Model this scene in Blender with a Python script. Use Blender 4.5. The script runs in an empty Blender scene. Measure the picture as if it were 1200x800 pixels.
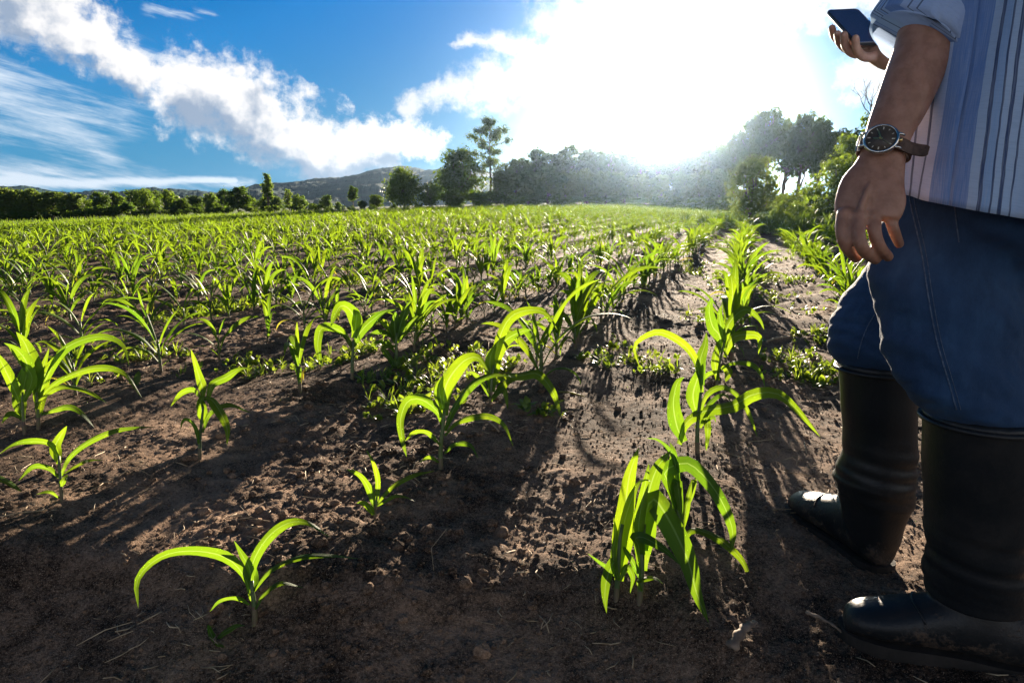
import bpy, bmesh, math, random
import numpy as np
from mathutils import Vector, Matrix
from mathutils.bvhtree import BVHTree

scene = bpy.context.scene
COL = scene.collection
R = math.radians
# ------------------------------------------------------------------ camera
FPX = 800.0
CAM_H = 0.75
PITCH = math.atan(160.0 / FPX)
SP, CP = math.sin(PITCH), math.cos(PITCH)
cam_data = bpy.data.cameras.new("camera")
cam_data.sensor_width = 36.0
cam_data.lens = 36.0 * FPX / 1200.0
cam_data.clip_start = 0.02
cam_data.clip_end = 6000.0
cam = bpy.data.objects.new("camera", cam_data)
cam.location = (0, 0, CAM_H)
cam.rotation_euler = (math.pi / 2 - PITCH, 0, 0)
COL.objects.link(cam)
scene.camera = cam
scene.view_settings.view_transform = 'Standard'
scene.view_settings.look = 'None'
scene.view_settings.gamma = 1.0
scene.view_settings.use_curve_mapping = False
scene.view_settings.exposure = 2.35
scene.cycles.max_bounces = 8
scene.cycles.diffuse_bounces = 3
scene.cycles.glossy_bounces = 3
scene.cycles.transmission_bounces = 6
scene.cycles.transparent_max_bounces = 8
scene.cycles.volume_bounces = 0
scene.cycles.sample_clamp_indirect = 6.0

# ------------------------------------------------------------------ sun + sky
SUN_AZ, SUN_EL = R(12.3), R(8.2)
SUN_DIR = Vector((math.sin(SUN_AZ) * math.cos(SUN_EL), math.cos(SUN_AZ) * math.cos(SUN_EL), math.sin(SUN_EL)))
sun_data = bpy.data.lights.new("sun", 'SUN')
sun_data.energy = 5.0
sun_data.angle = R(0.5)
sun_data.color = (1.0, 0.84, 0.65)
sun = bpy.data.objects.new("sun", sun_data)
sun.rotation_euler = SUN_DIR.to_track_quat('Z', 'Y').to_euler()
COL.objects.link(sun)


def pix_dir(px, py):
    dx, dn = (px - 600) / FPX, (py - 400) / FPX
    return Vector((dx, CP - SP * dn, -SP - CP * dn)).normalized()


def az_el(px, py):
    d = pix_dir(px, py)
    return math.atan2(d.x, d.y), math.asin(d.z)


class NT:
    """small helper to wire shader nodes"""
    def __init__(self, tree):
        self.t = tree
        self.n = tree.nodes
        self.l = tree.links

    def new(self, kind, **kw):
        n = self.n.new(kind)
        for k, v in kw.items():
            setattr(n, k, v)
        return n

    def put(self, sock, v):
        if hasattr(v, 'is_output'):
            self.l.new(v, sock)
        else:
            sock.default_value = v

    def math(self, op, a, b=0.0, c=0.0, clamp=False):
        n = self.new('ShaderNodeMath', operation=op, use_clamp=clamp)
        self.put(n.inputs[0], a); self.put(n.inputs[1], b); self.put(n.inputs[2], c)
        return n.outputs[0]

    def vmath(self, op, a, b=(0, 0, 0)):
        n = self.new('ShaderNodeVectorMath', operation=op)
        self.put(n.inputs[0], a); self.put(n.inputs[1], b)
        return n

    def mix(self, f, a, b, blend='MIX'):
        n = self.new('ShaderNodeMix', data_type='RGBA', blend_type=blend)
        self.put(n.inputs[0], f); self.put(n.inputs[6], a); self.put(n.inputs[7], b)
        return n.outputs[2]

    def ramp(self, f, lo, hi, smooth=True):
        n = self.new('ShaderNodeMapRange', interpolation_type='SMOOTHSTEP' if smooth else 'LINEAR', clamp=True)
        self.put(n.inputs[0], f); self.put(n.inputs[1], lo); self.put(n.inputs[2], hi)
        return n.outputs[0]

    def noise(self, vec, scale, detail=4.0, rough=0.55, dist=0.0):
        n = self.new('ShaderNodeTexNoise')
        self.put(n.inputs['Vector'], vec)
        n.inputs['Scale'].default_value = scale
        n.inputs['Detail'].default_value = detail
        n.inputs['Roughness'].default_value = rough
        n.inputs['Distortion'].default_value = dist
        return n.outputs[0]

    def comb(self, x, y, z=0.0):
        n = self.new('ShaderNodeCombineXYZ')
        self.put(n.inputs[0], x); self.put(n.inputs[1], y); self.put(n.inputs[2], z)
        return n.outputs[0]


SKYV = 0.275


def build_world():
    w = bpy.data.worlds.new("World")
    scene.world = w
    w.use_nodes = True
    t = NT(w.node_tree)
    t.n.clear()
    out = t.new('ShaderNodeOutputWorld')
    bg = t.new('ShaderNodeBackground')
    bg.inputs['Strength'].default_value = 0.07
    t.l.new(bg.outputs[0], out.inputs[0])
    sky = t.new('ShaderNodeTexSky', sky_type='NISHITA')
    sky.sun_disc = False
    sky.sun_elevation = SUN_EL
    sky.sun_rotation = SUN_AZ
    sky.altitude = 400.0
    sky.air_density = 1.0
    sky.dust_density = 0.6
    sky.ozone_density = 3.0
    tc = t.new('ShaderNodeTexCoord')
    d = t.vmath('NORMALIZE', tc.outputs['Generated']).outputs[0]
    sep = t.new('ShaderNodeSeparateXYZ')
    t.l.new(d, sep.inputs[0])
    az = t.math('ARCTAN2', sep.outputs[0], sep.outputs[1])
    el = t.math('ARCSINE', sep.outputs[2])
    # clear washed air: the same brightness, with the blue of a sky after rain instead of dust
    bw = t.new('ShaderNodeRGBToBW'); t.l.new(sky.outputs[0], bw.inputs[0])
    tint = t.mix(t.ramp(el, 0.0, 0.30), (0.20, 1.05, 1.80, 1), (0.0, 0.72, 2.15, 1))
    tinted = t.new('ShaderNodeVectorMath', operation='SCALE')
    t.put(tinted.inputs[0], tint); t.put(tinted.inputs['Scale'], t.math('MINIMUM', bw.outputs[0], 3.2))
    clear = t.new('ShaderNodeVectorMath', operation='SCALE')
    t.put(clear.inputs[0], t.mix(1.0, sky.outputs[0], tinted.outputs[0])); clear.inputs['Scale'].default_value = SKYV
    clear = clear.outputs[0]
    cd = t.vmath('DOT_PRODUCT', d, tuple(SUN_DIR)).outputs['Value']
    ang = t.math('ARCCOSINE', t.math('MINIMUM', cd, 0.999999))
    uv = t.comb(az, el)

    # domain-warped coordinates make ragged cloud outlines
    def warp(v, scale, amp):
        n = t.new('ShaderNodeTexNoise')
        t.put(n.inputs['Vector'], v)
        n.inputs['Scale'].default_value = scale
        n.inputs['Detail'].default_value = 5.0
        n.inputs['Roughness'].default_value = 0.6
        o = t.vmath('SUBTRACT', n.outputs['Color'], (0.5, 0.5, 0.5)).outputs[0]
        s = t.new('ShaderNodeVectorMath', operation='SCALE')
        t.put(s.inputs[0], o); s.inputs['Scale'].default_value = amp
        return t.vmath('ADD', v, s.outputs[0]).outputs[0]

    def blob(v, p0, p1, rad0, rad1=None, sharp=1.0):
        """soft capsule between two sky points (radians), 1 in the middle, 0 at its rim"""
        rad1 = rad1 or rad0
        a, b = az_el(*p0), az_el(*p1)
        L = max(1e-4, math.hypot(b[0] - a[0], b[1] - a[1]))
        ux, uy = (b[0] - a[0]) / L, (b[1] - a[1]) / L
        rel = t.vmath('SUBTRACT', v, (a[0], a[1], 0)).outputs[0]
        al = t.vmath('DOT_PRODUCT', rel, (ux, uy, 0)).outputs['Value']
        pe = t.vmath('DOT_PRODUCT', rel, (-uy, ux, 0)).outputs['Value']
        over = t.math('SUBTRACT', t.math('ABSOLUTE', t.math('SUBTRACT', al, L / 2)), L / 2)
        over = t.math('MAXIMUM', over, 0.0)
        dd = t.math('SQRT', t.math('ADD', t.math('MULTIPLY', over, over), t.math('MULTIPLY', pe, pe)))
        rr = t.math('ADD', rad0, t.math('MULTIPLY', t.math('DIVIDE', al, L, clamp=True), rad1 - rad0))
        return t.math('SUBTRACT', 1.0, t.math('DIVIDE', dd, rr))

    def union(lst):
        o = lst[0]
        for x in lst[1:]:
            o = t.math('SMOOTH_MAX', o, x, 0.25)
        return o
    px = 1.0 / 860.0     # radians per photograph pixel, roughly
    CUMULUS = [((-20, -10), (60, 10), 60 * px, 55 * px), ((30, 10), (175, 82), 42 * px, 26 * px), ((214, 102), (300, 128), 50 * px, 60 * px),
               ((300, 140), (380, 178), 50 * px, 44 * px), ((385, 180), (452, 172), 42 * px, 36 * px), ((440, 160), (515, 170), 26 * px, 18 * px)]
    wv = warp(uv, 11.0, 0.050)
    wv = warp(wv, 45.0, 0.022)
    shape = union([blob(wv, *c) for c in CUMULUS])
    shape = t.math('MAXIMUM', shape, t.math('MINIMUM', blob(wv, (352, 104), (408, 128), 13 * px, 9 * px), 0.10))
    nz = t.noise(uv, 30.0, 9.0, 0.66)
    dens = t.ramp(t.math('ADD', shape, t.math('MULTIPLY', t.math('SUBTRACT', nz, 0.5), 1.9)), -0.02, 0.62)
    # undersides: the same shapes sampled a little towards the zenith, so thick tops leave the base grey
    wv2 = t.vmath('ADD', wv, (0.010, 0.030, 0)).outputs[0]
    shape2 = union([blob(wv2, *c) for c in CUMULUS[:6]])
    nz2 = t.noise(t.vmath('ADD', uv, (0.012, 0.02, 0)).outputs[0], 26.0, 5.0, 0.55)
    under = t.ramp(t.math('ADD', shape2, t.math('MULTIPLY', t.math('SUBTRACT', nz2, 0.5), 2.2)), 0.22, 1.05)
    # bright cloud bank round the sun
    wv3 = warp(warp(uv, 6.0, 0.10), 34.0, 0.028)
    BANK = [((480, 130), (630, 85), 12 * px, 46 * px), ((650, 100), (840, 90), 52 * px, 50 * px), ((900, 8), (1060, -10), 22 * px, 46 * px),
            ((1006, 84), (1060, 90), 30 * px, 36 * px), ((540, 50), (640, 60), 10 * px, 30 * px), ((650, 20), (860, 0), 30 * px, 40 * px)]
    bank = t.ramp(t.math('ADD', union([blob(wv3, *c) for c in BANK]), t.math('MULTIPLY', t.math('SUBTRACT', nz, 0.5), 2.6)), -0.10, 1.0)
    # wispy cirrus low on the side away from the sun
    ca, sa = math.cos(0.22), math.sin(0.22)
    rx = t.math('ADD', t.math('MULTIPLY', az, ca), t.math('MULTIPLY', el, -sa))
    ry = t.math('ADD', t.math('MULTIPLY', az, sa), t.math('MULTIPLY', el, ca))
    st = warp(t.comb(t.math('MULTIPLY', rx, 2.2), t.math('MULTIPLY', ry, 20.0)), 1.6, 0.35)
    cn = t.math('ADD', t.math('MULTIPLY', t.noise(st, 1.7, 7.0, 0.66), 0.6), t.math('MULTIPLY', t.noise(t.comb(t.math('MULTIPLY', rx, 9.0), t.math('MULTIPLY', ry, 70.0)), 1.6, 6.0, 0.7), 0.4))
    CIR = [((-60, 60), (130, 190), 70 * px, 30 * px), ((-60, 200), (300, 212), 34 * px, 10 * px), ((-40, 120), (150, 140), 60 * px, 30 * px), ((175, 6), (255, 24), 9 * px, 9 * px),
           ((150, 40), (215, 75), 16 * px, 10 * px)]
    cir = union([blob(warp(uv, 7.0, 0.05), *c) for c in CIR])
    cirrus = t.ramp(t.math('ADD', t.math('MULTIPLY', cir, 0.55), t.math('MULTIPLY', t.math('SUBTRACT', cn, 0.5), 2.6)), 0.10, 0.95)
    low = blob(warp(uv, 5.0, 0.03), (-60, 208), (275, 214), 15 * px, 6 * px)
    cirrus = t.math('MAXIMUM', cirrus, t.ramp(t.math('ADD', low, t.math('MULTIPLY', t.math('SUBTRACT', cn, 0.5), 2.6)), 0.05, 0.85))
    front = t.math('GREATER_THAN', sep.outputs[1], 0.0)

    white = (3.3, 3.2, 3.1, 1)
    grey = (1.0, 1.25, 1.65, 1)
    col = t.mix(t.math('MULTIPLY', cirrus, 0.9), clear, (2.5, 2.75, 3.0, 1))
    ccol = t.mix(under, white, grey)
    col = t.mix(t.math('MULTIPLY', dens, 0.97), col, ccol)
    col = t.mix(t.math('MULTIPLY', bank, 0.9), col, (2.6, 2.55, 2.5, 1))
    # unseen bright clouds added behind the camera to fill the shaded sides
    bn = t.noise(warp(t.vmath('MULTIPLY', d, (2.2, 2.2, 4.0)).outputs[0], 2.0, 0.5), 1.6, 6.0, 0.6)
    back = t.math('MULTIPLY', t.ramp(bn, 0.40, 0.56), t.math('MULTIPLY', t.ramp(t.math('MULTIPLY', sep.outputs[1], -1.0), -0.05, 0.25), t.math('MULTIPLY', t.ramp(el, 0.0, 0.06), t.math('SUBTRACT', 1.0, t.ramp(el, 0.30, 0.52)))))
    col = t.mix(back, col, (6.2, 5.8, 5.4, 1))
    # aureole of the sun in the moist air
    a1 = t.math('MULTIPLY', t.math('EXPONENT', t.math('MULTIPLY', t.math('POWER', t.math('DIVIDE', ang, R(3.0)), 2.0), -1.0)), 45.0)
    a2 = t.math('MULTIPLY', t.math('EXPONENT', t.math('MULTIPLY', t.math('POWER', t.math('DIVIDE', ang, R(6.0)), 2.0), -1.0)), 2.0)
    a3 = t.math('MULTIPLY', t.math('EXPONENT', t.math('DIVIDE', ang, -R(6.0))), 0.9)
    glow = t.math('ADD', t.math('ADD', a1, a2), a3)
    gl = t.new('ShaderNodeVectorMath', operation='SCALE')
    gl.inputs[0].default_value = (1.0, 0.95, 0.88)
    t.put(gl.inputs['Scale'], glow)
    col = t.mix(1.0, col, gl.outputs[0], 'ADD')
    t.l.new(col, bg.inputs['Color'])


build_world()

# ------------------------------------------------------------------ helpers
rng = np.random.default_rng(11)
random.seed(5)


def P(px, py, D):
    """the world point seen at photograph pixel (px, py) at distance D along the lens axis"""
    dx, dn = (px - 600) / FPX * D, (py - 400) / FPX * D
    return Vector((dx, CP * D - SP * dn, CAM_H - SP * D - CP * dn))


_perm = np.random.default_rng(3).permutation(4096)


def perlin(x, y, seed=0):
    x = np.asarray(x, float); y = np.asarray(y, float)
    xi = np.floor(x).astype(np.int64); yi = np.floor(y).astype(np.int64)
    xf, yf = x - xi, y - yi
    u = xf * xf * xf * (xf * (xf * 6 - 15) + 10); v = yf * yf * yf * (yf * (yf * 6 - 15) + 10)

    def gr(ix, iy, fx, fy):
        h = _perm[(_perm[(ix + seed * 131) & 4095] + iy + seed * 17) & 4095] * (2 * math.pi / 4096)
        return np.cos(h) * fx + np.sin(h) * fy
    n00 = gr(xi, yi, xf, yf); n10 = gr(xi + 1, yi, xf - 1, yf)
    n01 = gr(xi, yi + 1, xf, yf - 1); n11 = gr(xi + 1, yi + 1, xf - 1, yf - 1)
    return 1.5 * ((n00 * (1 - u) + n10 * u) * (1 - v) + (n01 * (1 - u) + n11 * u) * v)


def fbm(x, y, oct=4, seed=0, gain=0.5):
    a, s, f = 1.0, 0.0, 1.0
    for i in range(oct):
        s = s + a * perlin(np.asarray(x) * f + 7.3 * i, np.asarray(y) * f - 3.1 * i, seed + i)
        a *= gain; f *= 2.03
    return s


def sstep(x, a, b):
    t = np.clip((np.asarray(x, float) - a) / (b - a), 0, 1)
    return t * t * (3 - 2 * t)


def mesh_from(name, V, F, smooth=True, uv=None, mats=None, mi=None):
    """V (n,3); F list of index tuples or (m,k) array"""
    me = bpy.data.meshes.new(name)
    V = np.asarray(V, np.float32)
    if isinstance(F, np.ndarray):
        m, k = F.shape
        loops = F.reshape(-1).astype(np.int32)
        starts = np.arange(0, m * k, k, dtype=np.int32)
        tot = np.full(m, k, np.int32)
    else:
        m = len(F)
        loops = np.fromiter((i for f in F for i in f), np.int32)
        tot = np.fromiter((len(f) for f in F), np.int32)
        starts = np.concatenate(([0], np.cumsum(tot)[:-1])).astype(np.int32)
    me.vertices.add(len(V)); me.vertices.foreach_set('co', V.reshape(-1))
    me.loops.add(len(loops)); me.loops.foreach_set('vertex_index', loops)
    me.polygons.add(m); me.polygons.foreach_set('loop_start', starts); me.polygons.foreach_set('loop_total', tot)
    if mi is not None:
        me.polygons.foreach_set('material_index', np.asarray(mi, np.int32))
    me.update(calc_edges=True)
    me.polygons.foreach_set('use_smooth', np.full(m, bool(smooth)))
    if uv is not None:
        l = me.uv_layers.new(name='uv')
        l.data.foreach_set('uv', np.asarray(uv, np.float32)[loops].reshape(-1))
    for mt in (mats or []):
        me.materials.append(mt)
    me.validate()
    return me


class MB:
    """collects pieces of geometry for ONE mesh"""
    def __init__(self):
        self.V, self.F, self.U, self.M = [], [], [], []
        self.n = 0

    def add(self, V, F, U=None, m=0):
        V = np.asarray(V, float).reshape(-1, 3)
        self.V.append(V)
        self.U.append(np.asarray(U, float) if U is not None else np.zeros((len(V), 2)))
        self.F.extend(tuple(int(i) + self.n for i in f) for f in F)
        self.M.extend([m] * len(F))
        self.n += len(V)
        return self

    def mesh(self, name, mats, smooth=True):
        return mesh_from(name, np.concatenate(self.V), self.F, smooth, np.concatenate(self.U), mats, self.M)


def link(name, me, parent=None, loc=None, rz=None, scale=None):
    o = bpy.data.objects.new(name, me)
    COL.objects.link(o)
    if parent is not None:
        o.parent = parent
    if loc is not None:
        o.location = loc
    if rz is not None:
        o.rotation_euler = (0, 0, rz)
    if scale is not None:
        o.scale = (scale,) * 3
    return o


def tag(o, label=None, cat=None, group=None, kind=None):
    if label: o['label'] = label
    if cat: o['category'] = cat
    if group: o['group'] = group
    if kind: o['kind'] = kind
    return o


def catmull(pts, n):
    p = np.asarray(pts, float)
    if len(p) == 2:
        t = np.linspace(0, 1, n)[:, None]
        return p[0] * (1 - t) + p[1] * t
    q = np.vstack([2 * p[0] - p[1], p, 2 * p[-1] - p[-2]])
    seg = np.linalg.norm(np.diff(p, axis=0), axis=1)
    cum = np.concatenate(([0], np.cumsum(seg))); cum /= cum[-1]
    out = []
    for t in np.linspace(0, 1, n):
        i = min(len(p) - 2, max(0, int(np.searchsorted(cum, t, 'right')) - 1))
        u = (t - cum[i]) / max(1e-9, cum[i + 1] - cum[i])
        a, b, c, d = q[i], q[i + 1], q[i + 2], q[i + 3]
        out.append(0.5 * ((2 * b) + (-a + c) * u + (2 * a - 5 * b + 4 * c - d) * u * u + (-a + 3 * b - 3 * c + d) * u ** 3))
    return np.array(out)


def tube(pts, rad, n=8, caps=True, flat=1.0, up=None):
    """tapered tube along points; returns V, F, UV"""
    p = np.asarray(pts, float); k = len(p)
    rad = np.broadcast_to(np.asarray(rad, float), (k,))
    T = np.gradient(p, axis=0); T /= np.linalg.norm(T, axis=1)[:, None] + 1e-12
    ref = np.array(up if up is not None else ((0, 0, 1) if abs(T[0][2]) < .9 else (1, 0, 0)), float)
    V, U = [], []
    x = np.cross(T[0], ref); x /= np.linalg.norm(x)
    L = 0
    for i in range(k):
        x = x - T[i] * x.dot(T[i]); x /= np.linalg.norm(x) + 1e-12
        y = np.cross(T[i], x)
        for j in range(n):
            a = 2 * math.pi * j / n
            V.append(p[i] + rad[i] * (math.cos(a) * x + flat * math.sin(a) * y)); U.append((j / n, L))
        if i < k - 1: L += np.linalg.norm(p[i + 1] - p[i])
    F = [(i * n + j, i * n + (j + 1) % n, (i + 1) * n + (j + 1) % n, (i + 1) * n + j) for i in range(k - 1) for j in range(n)]
    if caps:
        F.append(tuple(range(n - 1, -1, -1))); F.append(tuple((k - 1) * n + j for j in range(n)))
    return V, F, U


def rings(rs, n=24, caps=True):
    """loft of elliptical rings: each (centre, ax, ay) with half-axis vectors"""
    V, U = [], []
    for i, (c, ax, ay) in enumerate(rs):
        c, ax, ay = np.array(c), np.array(ax), np.array(ay)
        for j in range(n):
            a = 2 * math.pi * j / n
            V.append(c + ax * math.cos(a) + ay * math.sin(a)); U.append((j / n, i / (len(rs) - 1)))
    k = len(rs)
    F = [(i * n + j, i * n + (j + 1) % n, (i + 1) * n + (j + 1) % n, (i + 1) * n + j) for i in range(k - 1) for j in range(n)]
    if caps:
        F.append(tuple(range(n - 1, -1, -1))); F.append(tuple((k - 1) * n + j for j in range(n)))
    return V, F, U


def ellipsoid(c, r, M=None, nu=20, nv=14):
    V, F = [], []
    for i in range(nv + 1):
        th = math.pi * i / nv
        for j in range(nu):
            a = 2 * math.pi * j / nu
            q = Vector((r[0] * math.sin(th) * math.cos(a), r[1] * math.sin(th) * math.sin(a), r[2] * math.cos(th)))
            if M is not None: q = M @ q
            V.append(tuple(Vector(c) + q))
    F = [(i * nu + j, (i + 1) * nu + j, (i + 1) * nu + (j + 1) % nu, i * nu + (j + 1) % nu) for i in range(nv) for j in range(nu)]
    return V, F


def remesh(mb, name, voxel, mats, smooth_iter=6, factor=0.5):
    """melt the collected closed pieces into one continuous skin"""
    me = mb.mesh(name + '_pieces', [], True)
    bm = bmesh.new(); bm.from_mesh(me)
    bmesh.ops.remove_doubles(bm, verts=bm.verts, dist=1e-6)
    bmesh.ops.recalc_face_normals(bm, faces=bm.faces)
    bm.to_mesh(me); bm.free()
    o = bpy.data.objects.new(name + '_tmp', me); COL.objects.link(o)
    m = o.modifiers.new('r', 'REMESH'); m.mode = 'VOXEL'; m.voxel_size = voxel
    if smooth_iter:
        s = o.modifiers.new('s', 'SMOOTH'); s.factor = factor; s.iterations = smooth_iter
    dg = bpy.context.evaluated_depsgraph_get()
    res = bpy.data.meshes.new_from_object(o.evaluated_get(dg))
    res.name = name
    bpy.data.objects.remove(o)
    bpy.data.meshes.remove(me)
    res.materials.clear()
    for mt in mats: res.materials.append(mt)
    res.polygons.foreach_set('use_smooth', np.full(len(res.polygons), True))
    return res


# ------------------------------------------------------------------ materials
def material(name):
    m = bpy.data.materials.new(name); m.use_nodes = True
    t = NT(m.node_tree); t.n.clear()
    out = t.new('ShaderNodeOutputMaterial')
    return m, t, out


def principled(t, color, rough=0.6, spec=0.5, **kw):
    b = t.new('ShaderNodeBsdfPrincipled')
    t.put(b.inputs['Base Color'], color); t.put(b.inputs['Roughness'], rough)
    b.inputs['Specular IOR Level'].default_value = spec
    for k, v in kw.items():
        t.put(b.inputs[k], v)
    return b


def bump(t, h, strength=0.5, dist=0.01):
    n = t.new('ShaderNodeBump')
    n.inputs['Strength'].default_value = strength; n.inputs['Distance'].default_value = dist
    t.put(n.inputs['Height'], h)
    return n.outputs[0]


def leaf_material(name, base, trans, f=0.5, rough=0.38, veins=True, vary=0.5, spec=0.5, nscale=4.0):
    m, t, out = material(name)
    pos = t.new('ShaderNodeNewGeometry').outputs['Position']
    n = t.noise(pos, nscale, 2.0)
    rnd = t.new('ShaderNodeObjectInfo').outputs['Random']
    k = t.math('ADD', t.math('MULTIPLY', n, 0.7), t.math('MULTIPLY', rnd, 0.3))
    k = t.ramp(k, 0.25, 0.75, False)
    c2 = (base[0] * (1 + vary), base[1] * (1 + .5 * vary), base[2] * (1 - .3 * vary), 1)
    c1 = (base[0] * (1 - .45 * vary), base[1] * (1 - .35 * vary), base[2], 1)
    t2 = (min(1, trans[0] * (1 + .6 * vary)), min(1, trans[1] * (1 + .25 * vary)), trans[2], 1)
    t1 = (trans[0] * (1 - .5 * vary), trans[1] * (1 - .3 * vary), trans[2], 1)
    cb, ct = t.mix(k, c1, c2), t.mix(k, t1, t2)
    nrm = None
    if veins:
        uvn = t.new('ShaderNodeUVMap'); uvn.uv_map = 'uv'
        s = t.new('ShaderNodeSeparateXYZ'); t.l.new(uvn.outputs[0], s.inputs[0])
        mid = t.math('ABSOLUTE', t.math('SUBTRACT', s.outputs[0], 0.5))
        rib = t.math('SUBTRACT', 1.0, t.ramp(mid, 0.015, 0.06))
        vn = t.noise(t.comb(t.math('MULTIPLY', s.outputs[0], 26.0), t.math('MULTIPLY', s.outputs[1], 3.0)), 1.0, 2.0)
        vein = t.ramp(vn, 0.4, 0.62)
        ct = t.mix(t.math('MULTIPLY', vein, 0.30), ct, t.mix(0.55, ct, (0.01, 0.03, 0.0, 1)))
        cb = t.mix(t.math('MULTIPLY', vein, 0.25), cb, t.mix(0.5, cb, (0.12, 0.2, 0.05, 1)))
        cb = t.mix(t.math('MULTIPLY', rib, 0.6), cb, (0.22, 0.32, 0.12, 1))
        ct = t.mix(t.math('MULTIPLY', rib, 0.5), ct, (0.30, 0.42, 0.10, 1))
        spot = t.ramp(t.noise(pos, 95.0, 3.0, 0.6), 0.70, 0.76)
        pale = t.ramp(t.noise(pos, 16.0, 3.0, 0.6), 0.58, 0.80)
        cb = t.mix(t.math('MULTIPLY', pale, 0.35), cb, (0.14, 0.16, 0.04, 1))
        ct = t.mix(t.math('MULTIPLY', pale, 0.40), ct, (0.30, 0.33, 0.03, 1))
        cb = t.mix(t.math('MULTIPLY', spot, 0.8), cb, (0.16, 0.10, 0.04, 1))
        ct = t.mix(t.math('MULTIPLY', spot, 0.8), ct, (0.10, 0.07, 0.02, 1))
        nrm = bump(t, t.math('ADD', t.math('MULTIPLY', vn, 0.6), rib), 0.45, 0.002)
    b = principled(t, cb, rough, spec)
    tr = t.new('ShaderNodeBsdfTranslucent'); t.put(tr.inputs['Color'], ct)
    if nrm is not None:
        t.l.new(nrm, b.inputs['Normal'])
    mx = t.new('ShaderNodeMixShader'); mx.inputs[0].default_value = f
    t.l.new(b.outputs[0], mx.inputs[1]); t.l.new(tr.outputs[0], mx.inputs[2])
    t.l.new(mx.outputs[0], out.inputs[0])
    return m


def simple_material(name, c1, c2, scale, rough=0.8, spec=0.3, bstr=0.3, bdist=0.01, stretch=(1, 1, 1), **kw):
    m, t, out = material(name)
    tc = t.new('ShaderNodeTexCoord')
    v = t.vmath('MULTIPLY', tc.outputs['Object'], stretch).outputs[0]
    n = t.noise(v, scale, 5.0, 0.6)
    b = principled(t, t.mix(t.ramp(n, 0.3, 0.7), (*c1, 1), (*c2, 1)), rough, spec, **kw)
    t.l.new(bump(t, n, bstr, bdist), b.inputs['Normal'])
    t.l.new(b.outputs[0], out.inputs[0])
    return m


M = {}
M['maize'] = leaf_material('maize_leaf', (0.045, 0.105, 0.015), (0.170, 0.290, 0.008), 0.55, 0.5, vary=0.75, spec=0.16)
M['maize_old'] = leaf_material('maize_old_leaf', (0.16, 0.15, 0.03), (0.36, 0.33, 0.03), 0.5, 0.5)
M['stalk'] = leaf_material('maize_stalk', (0.07, 0.12, 0.035), (0.08, 0.14, 0.02), 0.2, 0.45, False)
M['stalk_base'] = simple_material('maize_stalk_base', (0.10, 0.055, 0.05), (0.12, 0.13, 0.05), 40, 0.5)
M['weed'] = leaf_material('weed_leaf', (0.05, 0.10, 0.02), (0.19, 0.30, 0.02), 0.5, 0.45, False, 0.9, nscale=7.0)
M['straw'] = simple_material('dry_straw', (0.20, 0.14, 0.08), (0.42, 0.33, 0.21), 18, 0.75)
M['twig'] = simple_material('dead_twig', (0.10, 0.07, 0.05), (0.24, 0.18, 0.13), 30, 0.8, stretch=(1, 1, 0.2))
M['tree_dark'] = leaf_material('evergreen_foliage', (0.026, 0.058, 0.014), (0.130, 0.215, 0.014), 0.45, 0.6, False, 0.4, 0.15, nscale=0.6)
M['tree_green'] = leaf_material('bushy_foliage', (0.040, 0.085, 0.018), (0.18, 0.29, 0.016), 0.48, 0.5, False, 0.5, 0.2, nscale=0.8)
M['tree_pale'] = leaf_material('pale_foliage', (0.055, 0.092, 0.028), (0.17, 0.25, 0.03), 0.45, 0.6, False, 0.4, 0.12, nscale=0.7)
M['pine'] = leaf_material('pine_needles', (0.030, 0.055, 0.016), (0.120, 0.180, 0.020), 0.42, 0.6, False, 0.4, 0.12, nscale=0.6)
M['bark'] = simple_material('tree_bark', (0.06, 0.045, 0.035), (0.16, 0.125, 0.10), 3, 0.9, stretch=(1, 1, 0.25), bstr=0.6, bdist=0.05)


def rubber_material():
    m, t, out = material('muddy_boot_rubber')
    geo = t.new('ShaderNodeNewGeometry')
    sep = t.new('ShaderNodeSeparateXYZ'); t.l.new(geo.outputs['Position'], sep.inputs[0])
    n = t.noise(geo.outputs['Position'], 22.0, 6.0, 0.65); n2 = t.noise(geo.outputs['Position'], 160.0, 4.0, 0.6)
    k = t.math('ADD', t.math('MULTIPLY', t.math('SUBTRACT', n, 0.5), 1.4), t.math('SUBTRACT', 0.10, t.math('MULTIPLY', sep.outputs[2], 2.2)))
    mud = t.math('MULTIPLY', t.ramp(t.math('ADD', k, t.math('MULTIPLY', t.math('SUBTRACT', n2, 0.5), 0.6)), 0.02, 0.30), 0.75)
    dust = t.math('MULTIPLY', t.ramp(t.noise(geo.outputs['Position'], 7.0, 6.0, 0.7), 0.45, 0.8), 0.35)
    c = t.mix(dust, (0.010, 0.012, 0.014, 1), (0.045, 0.038, 0.032, 1))
    c = t.mix(mud, c, (0.085, 0.058, 0.040, 1))
    r = t.math('ADD', 0.40, t.math('ADD', t.math('MULTIPLY', mud, 0.5), t.math('MULTIPLY', dust, 0.5)))
    b = principled(t, c, r, 0.28)
    t.l.new(bump(t, t.math('ADD', t.math('MULTIPLY', n2, 0.5), t.math('MULTIPLY', mud, 1.0)), 0.35, 0.003), b.inputs['Normal'])
    t.l.new(b.outputs[0], out.inputs[0])
    return m


M['rubber'] = rubber_material()
M['rubber_sole'] = simple_material('boot_sole_rubber', (0.010, 0.009, 0.008), (0.026, 0.022, 0.019), 25, 0.8, 0.3)
M['thread'] = simple_material('seam_thread', (0.035, 0.06, 0.11), (0.085, 0.13, 0.20), 200, 0.8)


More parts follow.
